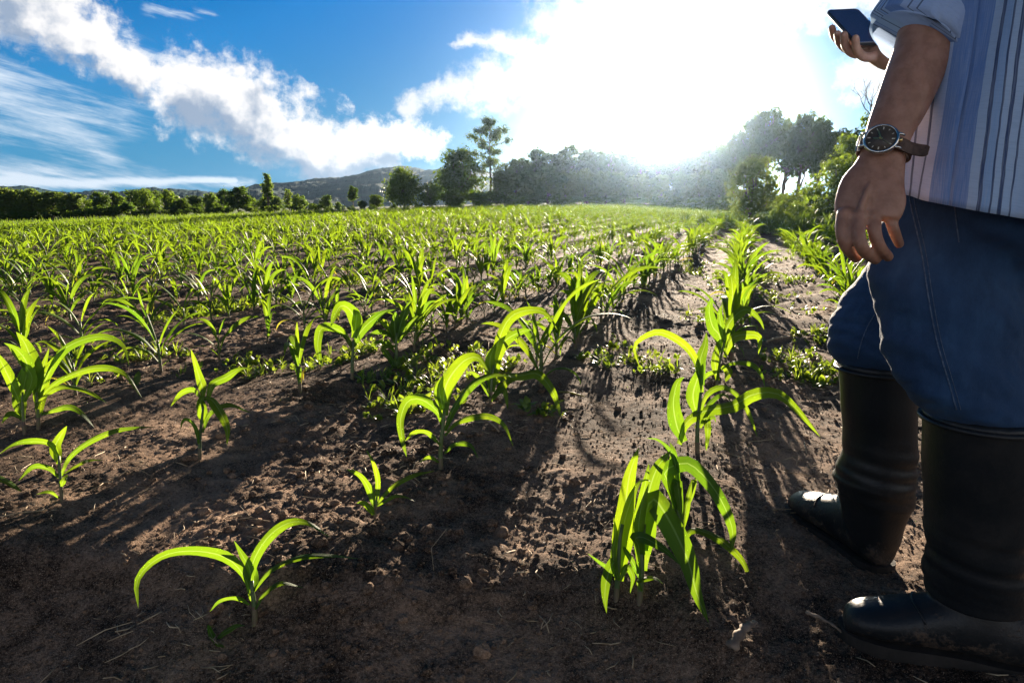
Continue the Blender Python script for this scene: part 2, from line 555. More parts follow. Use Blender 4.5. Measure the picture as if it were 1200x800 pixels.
def soil_material():
    m, t, out = material('soil_and_meadow')
    pos = t.new('ShaderNodeNewGeometry').outputs['Position']
    at = t.new('ShaderNodeAttribute'); at.attribute_name = 'meadow'
    big = t.noise(pos, 1.6, 4.0, 0.6)
    mid = t.noise(pos, 14.0, 5.0, 0.62)
    fine = t.noise(pos, 150.0, 3.0, 0.65)
    grain = t.noise(pos, 420.0, 2.0, 0.6)
    k = t.math('ADD', t.math('MULTIPLY', big, 0.45), t.math('ADD', t.math('MULTIPLY', mid, 0.35), t.math('MULTIPLY', fine, 0.35)))
    c = t.mix(t.ramp(k, 0.45, 0.74), (0.016, 0.011, 0.008, 1), (0.285, 0.185, 0.122, 1))
    c = t.mix(t.ramp(grain, 0.56, 0.72), c, t.mix(0.7, c, (0.46, 0.34, 0.24, 1)))
    g = t.mix(t.ramp(t.noise(pos, 0.35, 5.0, 0.6), 0.35, 0.65), (0.035, 0.075, 0.015, 1), (0.09, 0.13, 0.03, 1))
    edge = t.ramp(t.math('ADD', at.outputs['Fac'], t.math('MULTIPLY', t.math('SUBTRACT', mid, 0.5), 0.5)), 0.4, 0.6)
    c = t.mix(edge, c, g)
    h = t.math('ADD', t.math('MULTIPLY', mid, 0.7), t.math('ADD', t.math('MULTIPLY', fine, 0.35), t.math('MULTIPLY', grain, 0.22)))
    b = principled(t, c, 0.95, 0.06)
    t.l.new(bump(t, h, 0.9, 0.012), b.inputs['Normal'])
    t.l.new(b.outputs[0], out.inputs[0])
    return m


M['soil'] = soil_material()
# ------------------------------------------------------------------ the ground
ROW_AZ = math.atan2(0.35, 1.02)          # direction of the crop rows
CR, SR = math.cos(ROW_AZ), math.sin(ROW_AZ)
ROW0, ROW_GAP = -0.07, 0.79


def row_coords(x, y):
    return np.asarray(x) * CR - np.asarray(y) * SR, np.asarray(x) * SR + np.asarray(y) * CR     # across, along


def field_limit(az):
    """how far the crop reaches in each direction"""
    return np.interp(az, [-1.2, -0.70, -0.62, -0.35, -0.1, 0.06, 0.16, 0.24, 0.31, 0.36, 0.6, 1.2],
                     [34, 34, 36, 44, 47, 45, 38, 27, 20.5, 19.5, 19, 15])


def land(x, y, detail=True):
    x = np.asarray(x, float); y = np.asarray(y, float)
    r = np.hypot(x, y); az = np.arctan2(x, y)
    A = np.interp(az, [-3.2, -1.2, -0.66, -0.36, -0.18, 0.0, 0.14, 0.26, 0.36, 0.7, 3.2], [0, -.45, -.40, -0.05, .22, .46, .42, .18, -.02, -.02, 0])
    z = A * sstep(r, 5, 46)
    lim = field_limit(az)
    # earth bank that closes the rows, then gently rolling meadow
    z = z + 0.20 * np.exp(-((r - lim - 0.9) / 0.55) ** 2) * sstep(az, 0.18, 0.3)
    z = z + 0.25 * sstep(r, lim + 2, lim + 30) * fbm(x * .05, y * .05, 2, 40) + np.interp(az, [-.3, 0, .2], [-.9, .6, 1.2]) * sstep(r, 60, 130)
    pc, al = row_coords(x, y)
    near = 1 - sstep(r, 10, 30)
    z = z + 0.016 * np.cos(2 * math.pi * (pc - ROW0) / ROW_GAP) * (1 - sstep(r, 25, 60))
    # near ground shaped to slope away from the sun, so it lies shaded
    edge = 1.40 + 0.16 * perlin(x * 1.3, y * 0.5, 51) - 0.42 * sstep(x, 0.05, 0.75)
    z = z - 0.31 * np.clip(edge - y, 0, 1.1) * sstep(edge - y, 0.0, 0.16)
    if detail:
        rough = 0.16 + 1.0 * sstep(fbm(x * 0.9, y * 0.9, 2, 60), -0.25, 0.5)
        clod = fbm(x * 6.5, y * 6.5, 3, 63); crumb = fbm(x * 19, y * 19, 3, 64)
        z = z + near * (0.020 * fbm(x * 1.7, y * 1.7, 3, 61) + rough * (1 + 1.6 * sstep(r, 2.6, 6)) * (0.006 * np.maximum(clod, -.1) + 0.007 * np.maximum(crumb, -.15)) + 0.0034 * fbm(x * 60, y * 60, 2, 66))
    return z


def build_ground():
    rr = [0.25]
    while rr[-1] < 5.5: rr.append(rr[-1] * 1.0058)
    while rr[-1] < 40: rr.append(rr[-1] * 1.014)
    while rr[-1] < 980: rr.append(rr[-1] * 1.05)
    aa = list(np.arange(-43, 43.01, 0.2)) + list(np.arange(45.5, 316.9, 2.5))
    rr = np.array(rr); aa = np.radians(np.array(aa))
    nr, na = len(rr), len(aa)
    X = rr[:, None] * np.sin(aa)[None]; Y = rr[:, None] * np.cos(aa)[None]
    Z = land(X, Y)
    V = np.stack([X, Y, Z], -1).reshape(-1, 3)
    i, j = np.meshgrid(np.arange(nr - 1), np.arange(na), indexing='ij')
    j2 = (j + 1) % na
    F = np.stack([i * na + j, (i + 1) * na + j, (i + 1) * na + j2, i * na + j2], -1).reshape(-1, 4)
    F = F[:, ::-1]
    V = np.vstack([V, [[0, 0, float(land(0.01, 0.01, False))]]])
    c = len(V) - 1
    cap = np.array([(c, k, (k + 1) % na) for k in range(na)])
    F = [tuple(f) for f in F] + [tuple(f) for f in cap[:, ::-1]]
    me = mesh_from('ground', V, F, True, None, [M['soil']])
    r = np.hypot(V[:, 0], V[:, 1]); az = np.arctan2(V[:, 0], V[:, 1])
    lim = field_limit(az) + 1.8 * sstep(az, 0.2, 0.3)
    at = me.attributes.new('meadow', 'FLOAT', 'POINT')
    at.data.foreach_set('value', sstep(r, lim - 2.6 + 1.2 * sstep(az, .2, .3), lim + 0.1).astype(np.float32))
    tag(link('ground', me), 'bare brown soil of the maize field running into green meadow', kind='structure')


build_ground()


def ground_at_pixel(px, py):
    d = pix_dir(px, py)
    z = 0.0
    for _ in range(12):
        t = (z - CAM_H) / d.z
        z = float(land(d.x * t, d.y * t, False))
    return d.x * t, d.y * t, z


def lz(x, y, detail=True):
    return float(land(np.array([x]), np.array([y]), detail)[0])


# ------------------------------------------------------------------ hills far behind the trees
M['hill'] = simple_material('wooded_hillside', (0.004, 0.030, 0.036), (0.012, 0.056, 0.050), 0.07, 0.95, 0.02, 0.5, 2.0)  # blue of the distant air is put into the forest colour


def hill(name, label, prof, dist, depth, seed):
    """prof: (pixel x, pixel y) of the skyline, turned into a real ridge dist metres away"""
    px = np.linspace(prof[0][0], prof[-1][0], 360)
    py = np.interp(px, [p[0] for p in prof], [p[1] for p in prof])
    V = []
    nrow = 26
    for k in range(nrow):
        f = k / (nrow - 1)
        for a, b in zip(px, py):
            d = pix_dir(a, b); hl = math.hypot(d.x, d.y)
            top = dist * d.z / hl + CAM_H
            rr = dist - depth * (1 - f)
            x, y = d.x / hl * rr, d.y / hl * rr
            V.append((x, y, -3 + (top + 3) * (f ** 0.8)))
    for k in range(3):      # the far side falls away again
        for a, b in zip(px, py):
            d = pix_dir(a, b); hl = math.hypot(d.x, d.y)
            top = dist * d.z / hl + CAM_H
            rr = dist + depth * 0.4 * (k + 1) / 3
            V.append((d.x / hl * rr, d.y / hl * rr, (top) * (1 - (k + 1) / 3.0) - 3))
    V = np.array(V)
    bumpy = 1 - np.clip((-V[:, 2]) / 3, 0, 1)
    V[:, 2] += bumpy * (2.2 * fbm(V[:, 0] * .02, V[:, 1] * .02, 3, seed) + 1.1 * np.abs(perlin(V[:, 0] * .22, V[:, 1] * .22, seed + 5)))
    w = len(px)
    F = [(k * w + i, k * w + i + 1, (k + 1) * w + i + 1, (k + 1) * w + i) for k in range(nrow + 2) for i in range(w - 1)]
    tag(link(name, mesh_from(name, V, F, False, None, [M['hill']])), label, kind='structure')


hill('hills', 'dark wooded ridge rising behind the tree line', [(130, 236), (200, 222), (260, 226), (300, 217), (350, 213), (400, 207), (445, 198), (470, 196), (500, 200), (540, 196), (600, 205), (700, 222), (800, 236)], 640, 330, 70)
hill('hills', 'low blue ridge far behind the field edge trees', [(-220, 222), (-80, 214), (0, 219), (25, 217), (45, 221), (60, 225), (85, 226), (110, 223), (140, 227), (180, 221), (230, 226), (330, 232), (420, 238)], 880, 260, 80)
# ------------------------------------------------------------------ maize
def width_profile(s):
    return (0.42 + 0.58 * sstep(s, 0.0, 0.33)) * np.clip(1 - s ** 2.6, 0, 1) ** 0.85


def ribbon(C, Wv, W, fold=0.25, wave=0.12, nu=4, seed=0.0):
    """leaf blade along centre line C (k,3), sideways vectors Wv (k,3), full width W; V, F, UV"""
    C = np.asarray(C, float); k = len(C)
    T = np.gradient(C, axis=0); T /= np.linalg.norm(T, axis=1)[:, None] + 1e-9
    Wv = Wv - T * np.sum(Wv * T, 1)[:, None]; Wv /= np.linalg.norm(Wv, axis=1)[:, None] + 1e-9
    N = np.cross(Wv, T)
    s = np.linspace(0, 1, k)
    w = W * 0.5 * width_profile(s)
    V, U = [], []
    L = np.concatenate(([0], np.cumsum(np.linalg.norm(np.diff(C, axis=0), axis=1))))
    for i in range(k):
        for j in range(nu + 1):
            u = -1 + 2 * j / nu
            lift = fold * (1.1 - 0.9 * s[i]) * abs(u) ** 1.4
            wob = wave * u * u * math.sin(9 * s[i] * (1 + .3 * math.sin(seed)) + seed + (1.9 if u > 0 else 0)) * sstep(s[i], .05, .3)
            V.append(C[i] + Wv[i] * w[i] * u * (1 - 0.25 * abs(lift)) + N[i] * w[i] * (lift + wob)); U.append((0.5 + 0.5 * u, L[i] * 10))
    F = [(i * (nu + 1) + j, i * (nu + 1) + j + 1, (i + 1) * (nu + 1) + j + 1, (i + 1) * (nu + 1) + j) for i in range(k - 1) for j in range(nu)]
    return V, F, U


def free_leaf(z0, az, L, W, e0, droop, twist, nseg=14, nu=4, seed=0.0, fold=0.3):
    """an arching leaf springing from the stalk at height z0"""
    k = nseg + 1
    s = np.linspace(0, 1, k)
    e = e0 - droop * s ** 1.4
    a = az + 0.25 * math.sin(seed * 3) * s
    d = np.stack([np.cos(e) * np.cos(a), np.cos(e) * np.sin(a), np.sin(e)], 1) * (L / nseg)
    C = np.concatenate(([[0, 0, 0]], np.cumsum(d[:-1], 0))) + np.array([0.004 * math.cos(az), 0.004 * math.sin(az), z0])
    tw = twist * s
    side = np.stack([-np.sin(a), np.cos(a), np.zeros(k)], 1)
    T = d / np.linalg.norm(d, axis=1)[:, None]
    upv = np.cross(T, side)
    Wv = side * np.cos(tw)[:, None] + upv * np.sin(tw)[:, None]
    return ribbon(C, Wv, W, fold, 0.20, nu, seed)


def plant_pieces(seed, nseg=14, nu=4, size=1.0):
    """stalk + leaves of one plant, about 0.3 m tall; list of (kind, V, F, UV)"""
    r = random.Random(seed)
    n = r.randint(6, 8)
    H = r.uniform(0.11, 0.16) * size
    base_az = r.uniform(0, 6.28)
    out = []
    lean = (r.uniform(-.012, .012), r.uniform(-.012, .012))
    pts = [(0, 0, -0.03), (0, 0, 0.02), (lean[0] * .5, lean[1] * .5, H * .5), (lean[0], lean[1], H)]
    sn = 8 if nu >= 4 else 5
    out.append(('stalk',) + tube(catmull(pts, 6), np.array([.0075, .0078, .007, .0064, .0056, .004]) * size, sn))
    for i in range(n):
        f = i / (n - 1)
        az = base_az + math.pi * i + r.uniform(-.5, .5)
        z0 = H * (0.16 + 0.86 * f)
        L = size * (0.12 + 0.21 * math.sin(math.pi * min(1, f * 0.75 + 0.12))) * r.uniform(.85, 1.2)
        W = size * (0.015 + 0.021 * math.sin(math.pi * min(1, f * .72 + .1))) * r.uniform(.85, 1.2)
        e0 = R(r.uniform(42, 64)) + f * R(22)
        droop = R(r.uniform(80, 165)) * (1 - 0.50 * f)
        if f > .99:
            e0, droop = R(80), R(r.uniform(10, 70)); L *= .8
        V, F, U = free_leaf(z0, az, L, W, e0, droop, r.uniform(-1.1, 1.1), nseg, nu, r.uniform(0, 6), 0.35 if f < .8 else 0.7)
        V = np.array(V) + np.array([lean[0] * f, lean[1] * f, 0])
        out.append(('leaf_old' if i == 0 and r.random() < .3 else 'leaf', V, F, U))
    return out


def piece_mesh(kind, V, F, U):
    if kind == 'stalk':
        mi = [1 if np.mean([V[i][2] for i in f]) < 0.035 else 0 for f in F]
        return mesh_from('stalk', V, F, True, U, [M['stalk'], M['stalk_base']], mi)
    return mesh_from('leaf', V, F, True, U, [M['maize_old' if kind == 'leaf_old' else 'maize']])


def whole_mesh(pieces):
    mb = MB()
    for kind, V, F, U in pieces:
        mb.add(V, F, U, {'stalk': 1, 'leaf': 0, 'leaf_old': 2}[kind])
    return mb.mesh('maize_plant', [M['maize'], M['stalk'], M['maize_old']])


MG = 'young maize plants growing in rows across the field'
placed = []          # ground positions already taken


def hero(base, label, leaves, stalk=None, D_push=0.0, srad=0.0075, old=()):
    """a plant whose leaves are given by their outline in the photograph, each with its own depth, width and twist"""
    x, y, z = ground_at_pixel(*base)
    z = lz(x, y)
    root = bpy.data.objects.new('maize_plant', None); COL.objects.link(root)
    root.location = (x, y, z); root.empty_display_size = 0.05
    tag(root, label, 'maize plant', MG)
    O = Vector((x, y, z))
    D0 = y * CP + (CAM_H - z) * SP
    placed.append((x, y))
    st = stalk or [base, (base[0], base[1] - 60)]
    k = len(st)
    pts = [np.array(P(q[0], q[1], D0 + 0.0 * i) - O) for i, q in enumerate(st)]
    pts[0] = np.array([0, 0, -0.03])
    V, F, U = tube(catmull(pts, 8), np.linspace(srad * 1.05, srad * 0.55, 8), 9)
    link('stalk', piece_mesh('stalk', V, F, U), root)
    for li, lf in enumerate(leaves):
        pp, wpx, dep, r0, r1 = lf[:5]          # path, width in pixels, depth of tip (m, + = away), twist at base / tip (deg, 0 = facing the lens)
        kk = 20
        n = len(pp)
        pts = []
        for i, q in enumerate(pp):
            f = i / (n - 1)
            pts.append(P(q[0], q[1], D0 + dep * f ** 1.2 + (0.012 * math.sin(3 * f + li))))
        C = catmull([np.array(q - O) for q in pts], kk)
        T = np.gradient(C, axis=0); T /= np.linalg.norm(T, axis=1)[:, None]
        view = C + np.array(O) - np.array([0, 0, CAM_H]); view /= np.linalg.norm(view, axis=1)[:, None]
        side = np.cross(T, view); side /= np.linalg.norm(side, axis=1)[:, None] + 1e-9
        oth = np.cross(side, T)
        ro = np.radians(np.linspace(r0, r1, kk))[:, None]
        Wv = side * np.cos(ro) + oth * np.sin(ro)
        W = wpx / FPX * D0
        V, F, U = ribbon(C, Wv, W * 1.04, 0.28, 0.20, 6, li * 1.7)
        link('leaf', piece_mesh('leaf_old' if li in old else 'leaf', V, F, U), root)
    return root


def cr(ox, oy, s):
    return lambda *pts: [(ox + a / s, oy + b / s) for a, b in pts]


c = cr(680, 500, 3.333)
hero((722, 702), 'broad leaved maize plant at the near end of the row beside the boots', [
    (c((150, 600), (160, 470), (175, 330), (190, 200), (228, 80)), 27, 0.03, 12, 20),
    (c((150, 560), (165, 400), (212, 250), (245, 207), (275, 212)), 19, -0.03, 20, 60),
    (c((152, 560), (135, 525), (105, 590), (96, 660), (103, 728)), 14, -0.05, 10, 30),
    (c((150, 620), (128, 570), (70, 525), (28, 493)), 6, 0.02, 40, 30),
    (c((148, 600), (128, 500), (138, 420), (130, 352)), 9, 0.03, 30, 30),
    (c((155, 600), (180, 545), (205, 585), (195, 650)), 9, -0.03, 20, 40),
], c((143, 660), (150, 520), (155, 440), (165, 380)), srad=.006)
hero((749, 704), 'maize plant with one long leaf hanging to the soil beside its broader neighbour', [
    (c((240, 560), (247, 420), (262, 280), (300, 160), (355, 92)), 30, 0.03, 5, 30),
    (c((243, 480), (258, 330), (290, 283), (350, 370), (420, 520), (455, 650), (502, 765)), 31, -0.10, 25, 15),
    (c((240, 560), (228, 470), (215, 436), (250, 432), (330, 480), (398, 545)), 17, -0.10, 35, 40),
    (c((245, 500), (228, 400), (240, 300), (262, 180), (268, 140)), 14, 0.02, 10, 20),
    (c((236, 600), (210, 540), (180, 490), (165, 460)), 9, 0.03, 30, 30),
    (c((238, 640), (225, 600), (290, 590), (325, 612)), 9, -0.02, 50, 50),
], c((232, 670), (240, 560), (243, 470), (250, 380)), srad=.0065)
hero((800, 648), 'maize plant whose big leaf bows over the furrow towards the boots', [
    (c((385, 360), (350, 235), (332, 172), (420, 142), (515, 230), (578, 345), (597, 430), (583, 498)), 23, -0.06, 48, 8),
    (c((395, 480), (425, 410), (480, 408), (560, 450), (640, 535), (675, 655)), 12, -0.08, 45, 30),
    (c((390, 400), (370, 270), (378, 215), (390, 300), (398, 380)), 15, -0.05, 30, 20),
    (c((385, 330), (362, 200), (365, 110), (350, 60)), 17, 0.04, 15, 25),
    (c((395, 420), (425, 260), (447, 205), (440, 260), (430, 300)), 10, 0.02, 30, 40),
    (c((384, 330), (370, 140), (345, 85), (300, 50), (258, 45)), 10, -0.02, 50, 40),
    (c((395, 560), (400, 640), (412, 700), (415, 728)), 5, -0.04, 30, 30),
], c((398, 600), (394, 480), (388, 380), (382, 300)), srad=.0065)
c = cr(740, 330, 3.63)
hero((818, 532), 'tall maize plant with a long leaf reaching over the furrow, behind the front clump', [
    (c((225, 680), (195, 620), (178, 520), (195, 430), (225, 405)), 20, 0.03, 8, 30),
    (c((200, 690), (232, 600), (318, 548), (430, 527), (520, 478), (620, 476), (705, 545), (803, 660)), 18, -0.12, 35, 25),
    (c((275, 560), (262, 480), (285, 400), (305, 345)), 19, 0.02, 5, 15),
    (c((300, 470), (278, 355), (225, 272), (125, 216), (45, 240), (12, 285), (38, 372)), 11, 0.02, 35, 35),
    (c((290, 560), (320, 480), (385, 448), (450, 480), (500, 560), (536, 662)), 9, -0.02, 40, 35),
    (c((300, 440), (292, 340), (312, 270), (318, 215)), 14, 0.05, 10, 20),
    (c((270, 620), (330, 520), (390, 480), (425, 510)), 8, 0.03, 40, 40),
    (c((290, 620), (318, 580), (325, 640), (318, 720)), 9, -0.03, 20, 20),
    (c((285, 600), (345, 575), (360, 600)), 8, 0.02, 30, 50),
], c((285, 740), (280, 640), (285, 560), (295, 470)), srad=.0075)
hero((839, 452), 'bushy maize plant standing third along the row beside the boots', [
    (c((385, 300), (375, 230), (345, 190), (330, 120), (345, 66)), 17, 0.03, 5, 15),
    (c((395, 280), (405, 200), (440, 145), (490, 118), (545, 160), (565, 205)), 14, 0.0, 25, 40),
    (c((380, 370), (430, 345), (510, 350), (555, 400), (568, 455)), 8, -0.03, 40, 40),
    (c((395, 320), (430, 240), (500, 225), (545, 240), (540, 310)), 13, 0.03, 30, 30),
    (c((365, 420), (355, 330), (375, 260), (400, 230)), 11, 0.02, 20, 20),
    (c((370, 380), (320, 400), (300, 430)), 7, -0.03, 30, 40),
    (c((395, 260), (375, 150), (385, 95)), 9, 0.02, 20, 30),
    (c((385, 360), (412, 380), (400, 425)), 11, -0.04, 15, 20),
], c((362, 440), (372, 360), (385, 300), (395, 250)), srad=.007)
c = cr(380, 340, 2.857)
hero((516, 546), 'upright maize plant with an arched leaf, alone in the sandy middle of its row', [
    (c((395, 450), (378, 405), (325, 366), (280, 372), (256, 430), (262, 500), (276, 558)), 14, -0.03, 20, 22),
    (c((402, 420), (402, 340), (425, 285), (470, 235), (515, 226), (555, 280)), 22, 0.02, 4, 45),
    (c((402, 470), (440, 385), (500, 312), (565, 285), (645, 292)), 13, 0.06, 35, 55),
    (c((403, 485), (450, 438), (540, 420), (600, 450), (633, 522)), 10, 0.02, 45, 40),
    (c((388, 520), (345, 478), (300, 478), (270, 505)), 8, 0.03, 40, 40),
    (c((402, 545), (440, 512), (490, 520), (515, 562)), 8, -0.03, 40, 40),
    (c((386, 578), (352, 560), (318, 576)), 6, -0.02, 40, 40),
    (c((398, 400), (385, 330), (398, 285)), 16, 0.02, 10, 30),
], c((388, 592), (390, 520), (397, 460), (402, 400)), srad=.0078)
hero((574, 476), 'dark broad leaved maize plant just behind the upright one with the arched leaf', [
    (c((560, 340), (562, 250), (600, 175), (655, 140), (695, 132)), 20, 0.03, 8, 15),
    (c((565, 260), (590, 150), (630, 85), (700, 66), (750, 85), (782, 135)), 15, 0.05, 20, 45),
    (c((560, 320), (600, 288), (660, 285), (715, 280), (765, 340), (795, 432)), 14, -0.06, 45, 20),
    (c((560, 300), (555, 230), (575, 180)), 14, 0.02, 10, 10),
    (c((562, 360), (620, 300), (690, 280)), 12, 0.08, 30, 50),
    (c((555, 360), (520, 300), (490, 275), (470, 290)), 8, 0.03, 35, 45),
    (c((558, 370), (600, 330), (615, 400)), 8, -0.03, 30, 30),
], c((555, 388), (558, 340), (562, 290), (568, 250)), srad=.007)
hero((438, 604), 'small seedling with four narrow leaves below the upright maize plant', [
    (c((166, 730), (150, 665), (118, 620), (74, 598)), 10, -0.03, 25, 30),
    (c((175, 715), (178, 640), (165, 580), (140, 534)), 8, 0.02, 20, 40),
    (c((178, 712), (230, 655), (300, 620), (372, 604)), 8, 0.05, 35, 45),
    (c((176, 722), (230, 690), (270, 692), (304, 706)), 6, -0.02, 40, 50),
    (c((165, 752), (150, 728), (128, 712), (108, 712)), 9, -0.03, 15, 25),
], c((166, 760), (170, 735), (174, 712), (176, 690)), srad=.004)
c = cr(100, 560, 3.333)
hero((298, 730), 'maize plant spreading wide thin leaves low over the dark bare foreground', [
    (c((648, 480), (622, 385), (545, 308), (410, 284), (290, 310), (205, 395), (207, 508)), 15, -0.05, 42, 25),
    (c((645, 440), (655, 330), (712, 232), (790, 176), (870, 176), (958, 232)), 15, 0.02, 18, 45),
    (c((656, 440), (728, 355), (835, 308), (950, 302), (1082, 316)), 11, 0.08, 45, 62),
    (c((652, 430), (640, 350), (612, 300), (580, 243)), 10, 0.04, 20, 40),
    (c((640, 495), (590, 470), (525, 482), (485, 522)), 7, -0.04, 45, 45),
    (c((662, 512), (700, 450), (765, 410), (855, 428)), 8, 0.02, 45, 50),
    (c((655, 440), (660, 380), (655, 330)), 11, 0.02, 15, 15),
], c((662, 568), (660, 500), (652, 440), (650, 400)), srad=.0062)
hero((253, 752), 'tiny low sprout in the deep shade beside the wide spreading maize plant', [
    (c((505, 640), (490, 605), (478, 570)), 8, 0.0, 20, 20),
    (c((508, 635), (545, 600), (590, 578), (625, 575)), 9, 0.0, 35, 45),
    (c((510, 636), (522, 650), (545, 660)), 6, -0.02, 40, 40),
], c((507, 645), (507, 636), (508, 630), (508, 625)), srad=.003)
c = cr(180, 400, 5.0)
hero((233, 537), 'slender maize plant with a pointed upright leaf at the edge of the sandy patch', [
    (c((288, 330), (285, 270), (255, 170), (218, 45)), 11, 0.03, 10, 40),
    (c((318, 330), (345, 250), (430, 205), (510, 160), (580, 155)), 12, 0.05, 20, 50),
    (c((290, 480), (280, 400), (278, 340), (300, 320)), 13, -0.01, 10, 20),
    (c((295, 330), (345, 345), (400, 430), (432, 520), (430, 612)), 13, -0.05, 30, 40),
    (c((262, 600), (250, 520), (215, 468), (175, 462), (155, 520)), 6, -0.03, 30, 40),
    (c((285, 530), (330, 420), (440, 372), (575, 420)), 8, 0.04, 40, 40),
    (c((275, 330), (230, 288), (160, 308), (100, 380)), 9, 0.06, 40, 30),
], c((265, 690), (272, 560), (285, 440), (295, 340)), srad=.0055)
c = cr(0, 370, 3.478)
hero((72, 589), 'thin maize plant with flat spreading leaves at the dark edge of the soil', [
    (c((240, 600), (225, 540), (240, 500), (273, 448)), 13, 0.02, 10, 20),
    (c((240, 590), (205, 525), (120, 512), (55, 525), (-5, 565)), 10, -0.03, 38, 50),
    (c((248, 650), (280, 580), (350, 520), (450, 474), (540, 458), (640, 452)), 9, 0.06, 35, 40),
    (c((240, 660), (195, 622), (135, 616), (75, 672)), 8, -0.03, 40, 40),
    (c((250, 695), (258, 670), (275, 645)), 7, 0.0, 20, 20),
    (c((262, 640), (330, 600), (370, 588), (428, 588)), 5, 0.03, 40, 40),
    (c((240, 742), (200, 718), (148, 726)), 5, -0.03, 40, 40),
], c((253, 765), (248, 690), (242, 620), (240, 570)), srad=.005)
hero((44, 503), 'large dark maize plant with two arched leaves at the end of the third row', [
    (c((160, 400), (165, 300), (195, 220), (280, 125)), 17, 0.03, 12, 25),
    (c((152, 340), (240, 265), (380, 213), (500, 232), (580, 335)), 11, 0.0, 40, 35),
    (c((150, 320), (142, 230), (105, 120), (65, 65)), 19, 0.04, 10, 30),
    (c((168, 400), (270, 370), (330, 395), (385, 455)), 9, -0.02, 42, 42),
    (c((155, 345), (240, 292), (340, 300), (440, 358)), 9, 0.03, 45, 45),
    (c((150, 380), (165, 250), (200, 130)), 12, 0.05, 15, 40),
    (c((155, 330), (240, 160), (330, 100), (430, 85), (500, 120), (527, 205)), 12, 0.08, 35, 35),
], c((155, 470), (155, 400), (152, 350), (150, 310)), srad=.007)
hero((28, 508), 'maize plant with a broad leaf crossing its darker neighbour at the third row end', [
    (c((90, 420), (75, 320), (90, 210)), 15, 0.02, 10, 20),
    (c((95, 300), (110, 200), (70, 140), (15, 110)), 16, -0.02, 20, 40),
    (c((80, 350), (35, 250), (0, 180), (-40, 130)), 14, 0.02, 20, 40),
    (c((90, 420), (40, 400), (5, 440)), 8, -0.03, 40, 40),
    (c((95, 350), (130, 260), (100, 200), (30, 115)), 12, 0.02, 25, 25),
], c((98, 480), (95, 420), (92, 360), (92, 310)), srad=.006)
hero((-45, 612), 'maize plant cut by the picture edge whose leaf points along the dark soil', [
    (c((-150, 720), (-60, 660), (20, 670), (90, 718)), 12, -0.04, 45, 35),
    (c((-150, 700), (-190, 600), (-240, 560)), 10, 0.0, 30, 30),
    (c((-150, 700), (-130, 600), (-90, 540)), 11, 0.03, 20, 30),
], c((-156, 840), (-152, 760), (-150, 710), (-150, 680)), srad=.006)
c = cr(320, 320, 5.0)
hero((412, 447), 'maize plant with a pale arched leaf and a purplish bare stalk base', [
    (c((475, 380), (485, 290), (450, 215), (400, 192), (365, 240), (338, 312)), 17, -0.03, 8, 40),
    (c((468, 430), (520, 335), (600, 260), (660, 225), (720, 212)), 13, 0.06, 20, 40),
    (c((460, 420), (400, 345), (330, 318), (280, 330), (262, 430), (290, 555)), 12, -0.05, 30, 12),
    (c((480, 340), (490, 250), (488, 200)), 12, 0.03, 15, 25),
    (c((460, 440), (430, 380), (370, 335)), 7, 0.03, 30, 30),
], c((462, 635), (464, 540), (466, 450), (470, 390)), srad=.0085)
hero((465, 425), 'maize plant on a thick dark stalk beside the one with the purplish base', [
    (c((722, 410), (712, 310), (718, 225)), 15, 0.02, 8, 20),
    (c((708, 385), (670, 315), (605, 270)), 9, 0.02, 25, 35),
    (c((705, 385), (650, 350), (590, 350), (550, 378)), 8, -0.03, 40, 40),
    (c((712, 465), (670, 415), (610, 405), (570, 430)), 7, -0.02, 40, 40),
    (c((715, 430), (650, 440), (700, 520), (712, 570), (690, 640)), 9, -0.08, 30, 30),
    (c((735, 400), (770, 340), (830, 270), (900, 250)), 11, 0.05, 25, 35),
    (c((728, 390), (750, 290), (790, 190), (820, 160)), 12, 0.04, 15, 30),
], c((724, 525), (722, 450), (722, 400), (722, 350)), srad=.0085)

# everything else stands in rows: near ones as plants with parts, then single meshes, the far field as one mass
VAR = [plant_pieces(100 + i) for i in range(12)]
VAR_PARTS = [[(k, piece_mesh(k, V, F, U)) for k, V, F, U in v] for v in VAR]
MID = [whole_mesh(plant_pieces(300 + i, 9, 2)) for i in range(12)]
spots = []
rs = np.random.default_rng(21)
for row in range(-60, 26):
    pc0 = ROW0 + row * ROW_GAP
    al = 0.0
    wob = rs.uniform(0, 6.28)
    while al < 62:
        al += rs.uniform(0.15, 0.25) if row in (-1, 0, 1) and al > 3 else rs.uniform(0.13, 0.25) if al > 3 else rs.uniform(0.26, 0.40)
        if rs.random() < 0.07: continue
        pc = pc0 + rs.normal(0, 0.035) + 0.03 * math.sin(al * 0.7 + wob)
        x = pc * CR + al * SR; y = -pc * SR + al * CR
        r = math.hypot(x, y); az = math.atan2(x, y)
        if y < 0.9 or abs(az) > 0.78 or r > float(field_limit(az)): continue
        spots.append((r, x, y, row))
spots.sort()
PERSON_XY = [(0.72, 1.08), (0.80, 1.45), (0.62, 1.10), (0.75, 1.60), (0.75, 1.25)]
ROW_WORDS = {0: 'the row that runs beside the boots', -1: 'the row after the open furrow', 1: 'the row behind the legs of the person'}
n_parts = n_single = 0
far = []
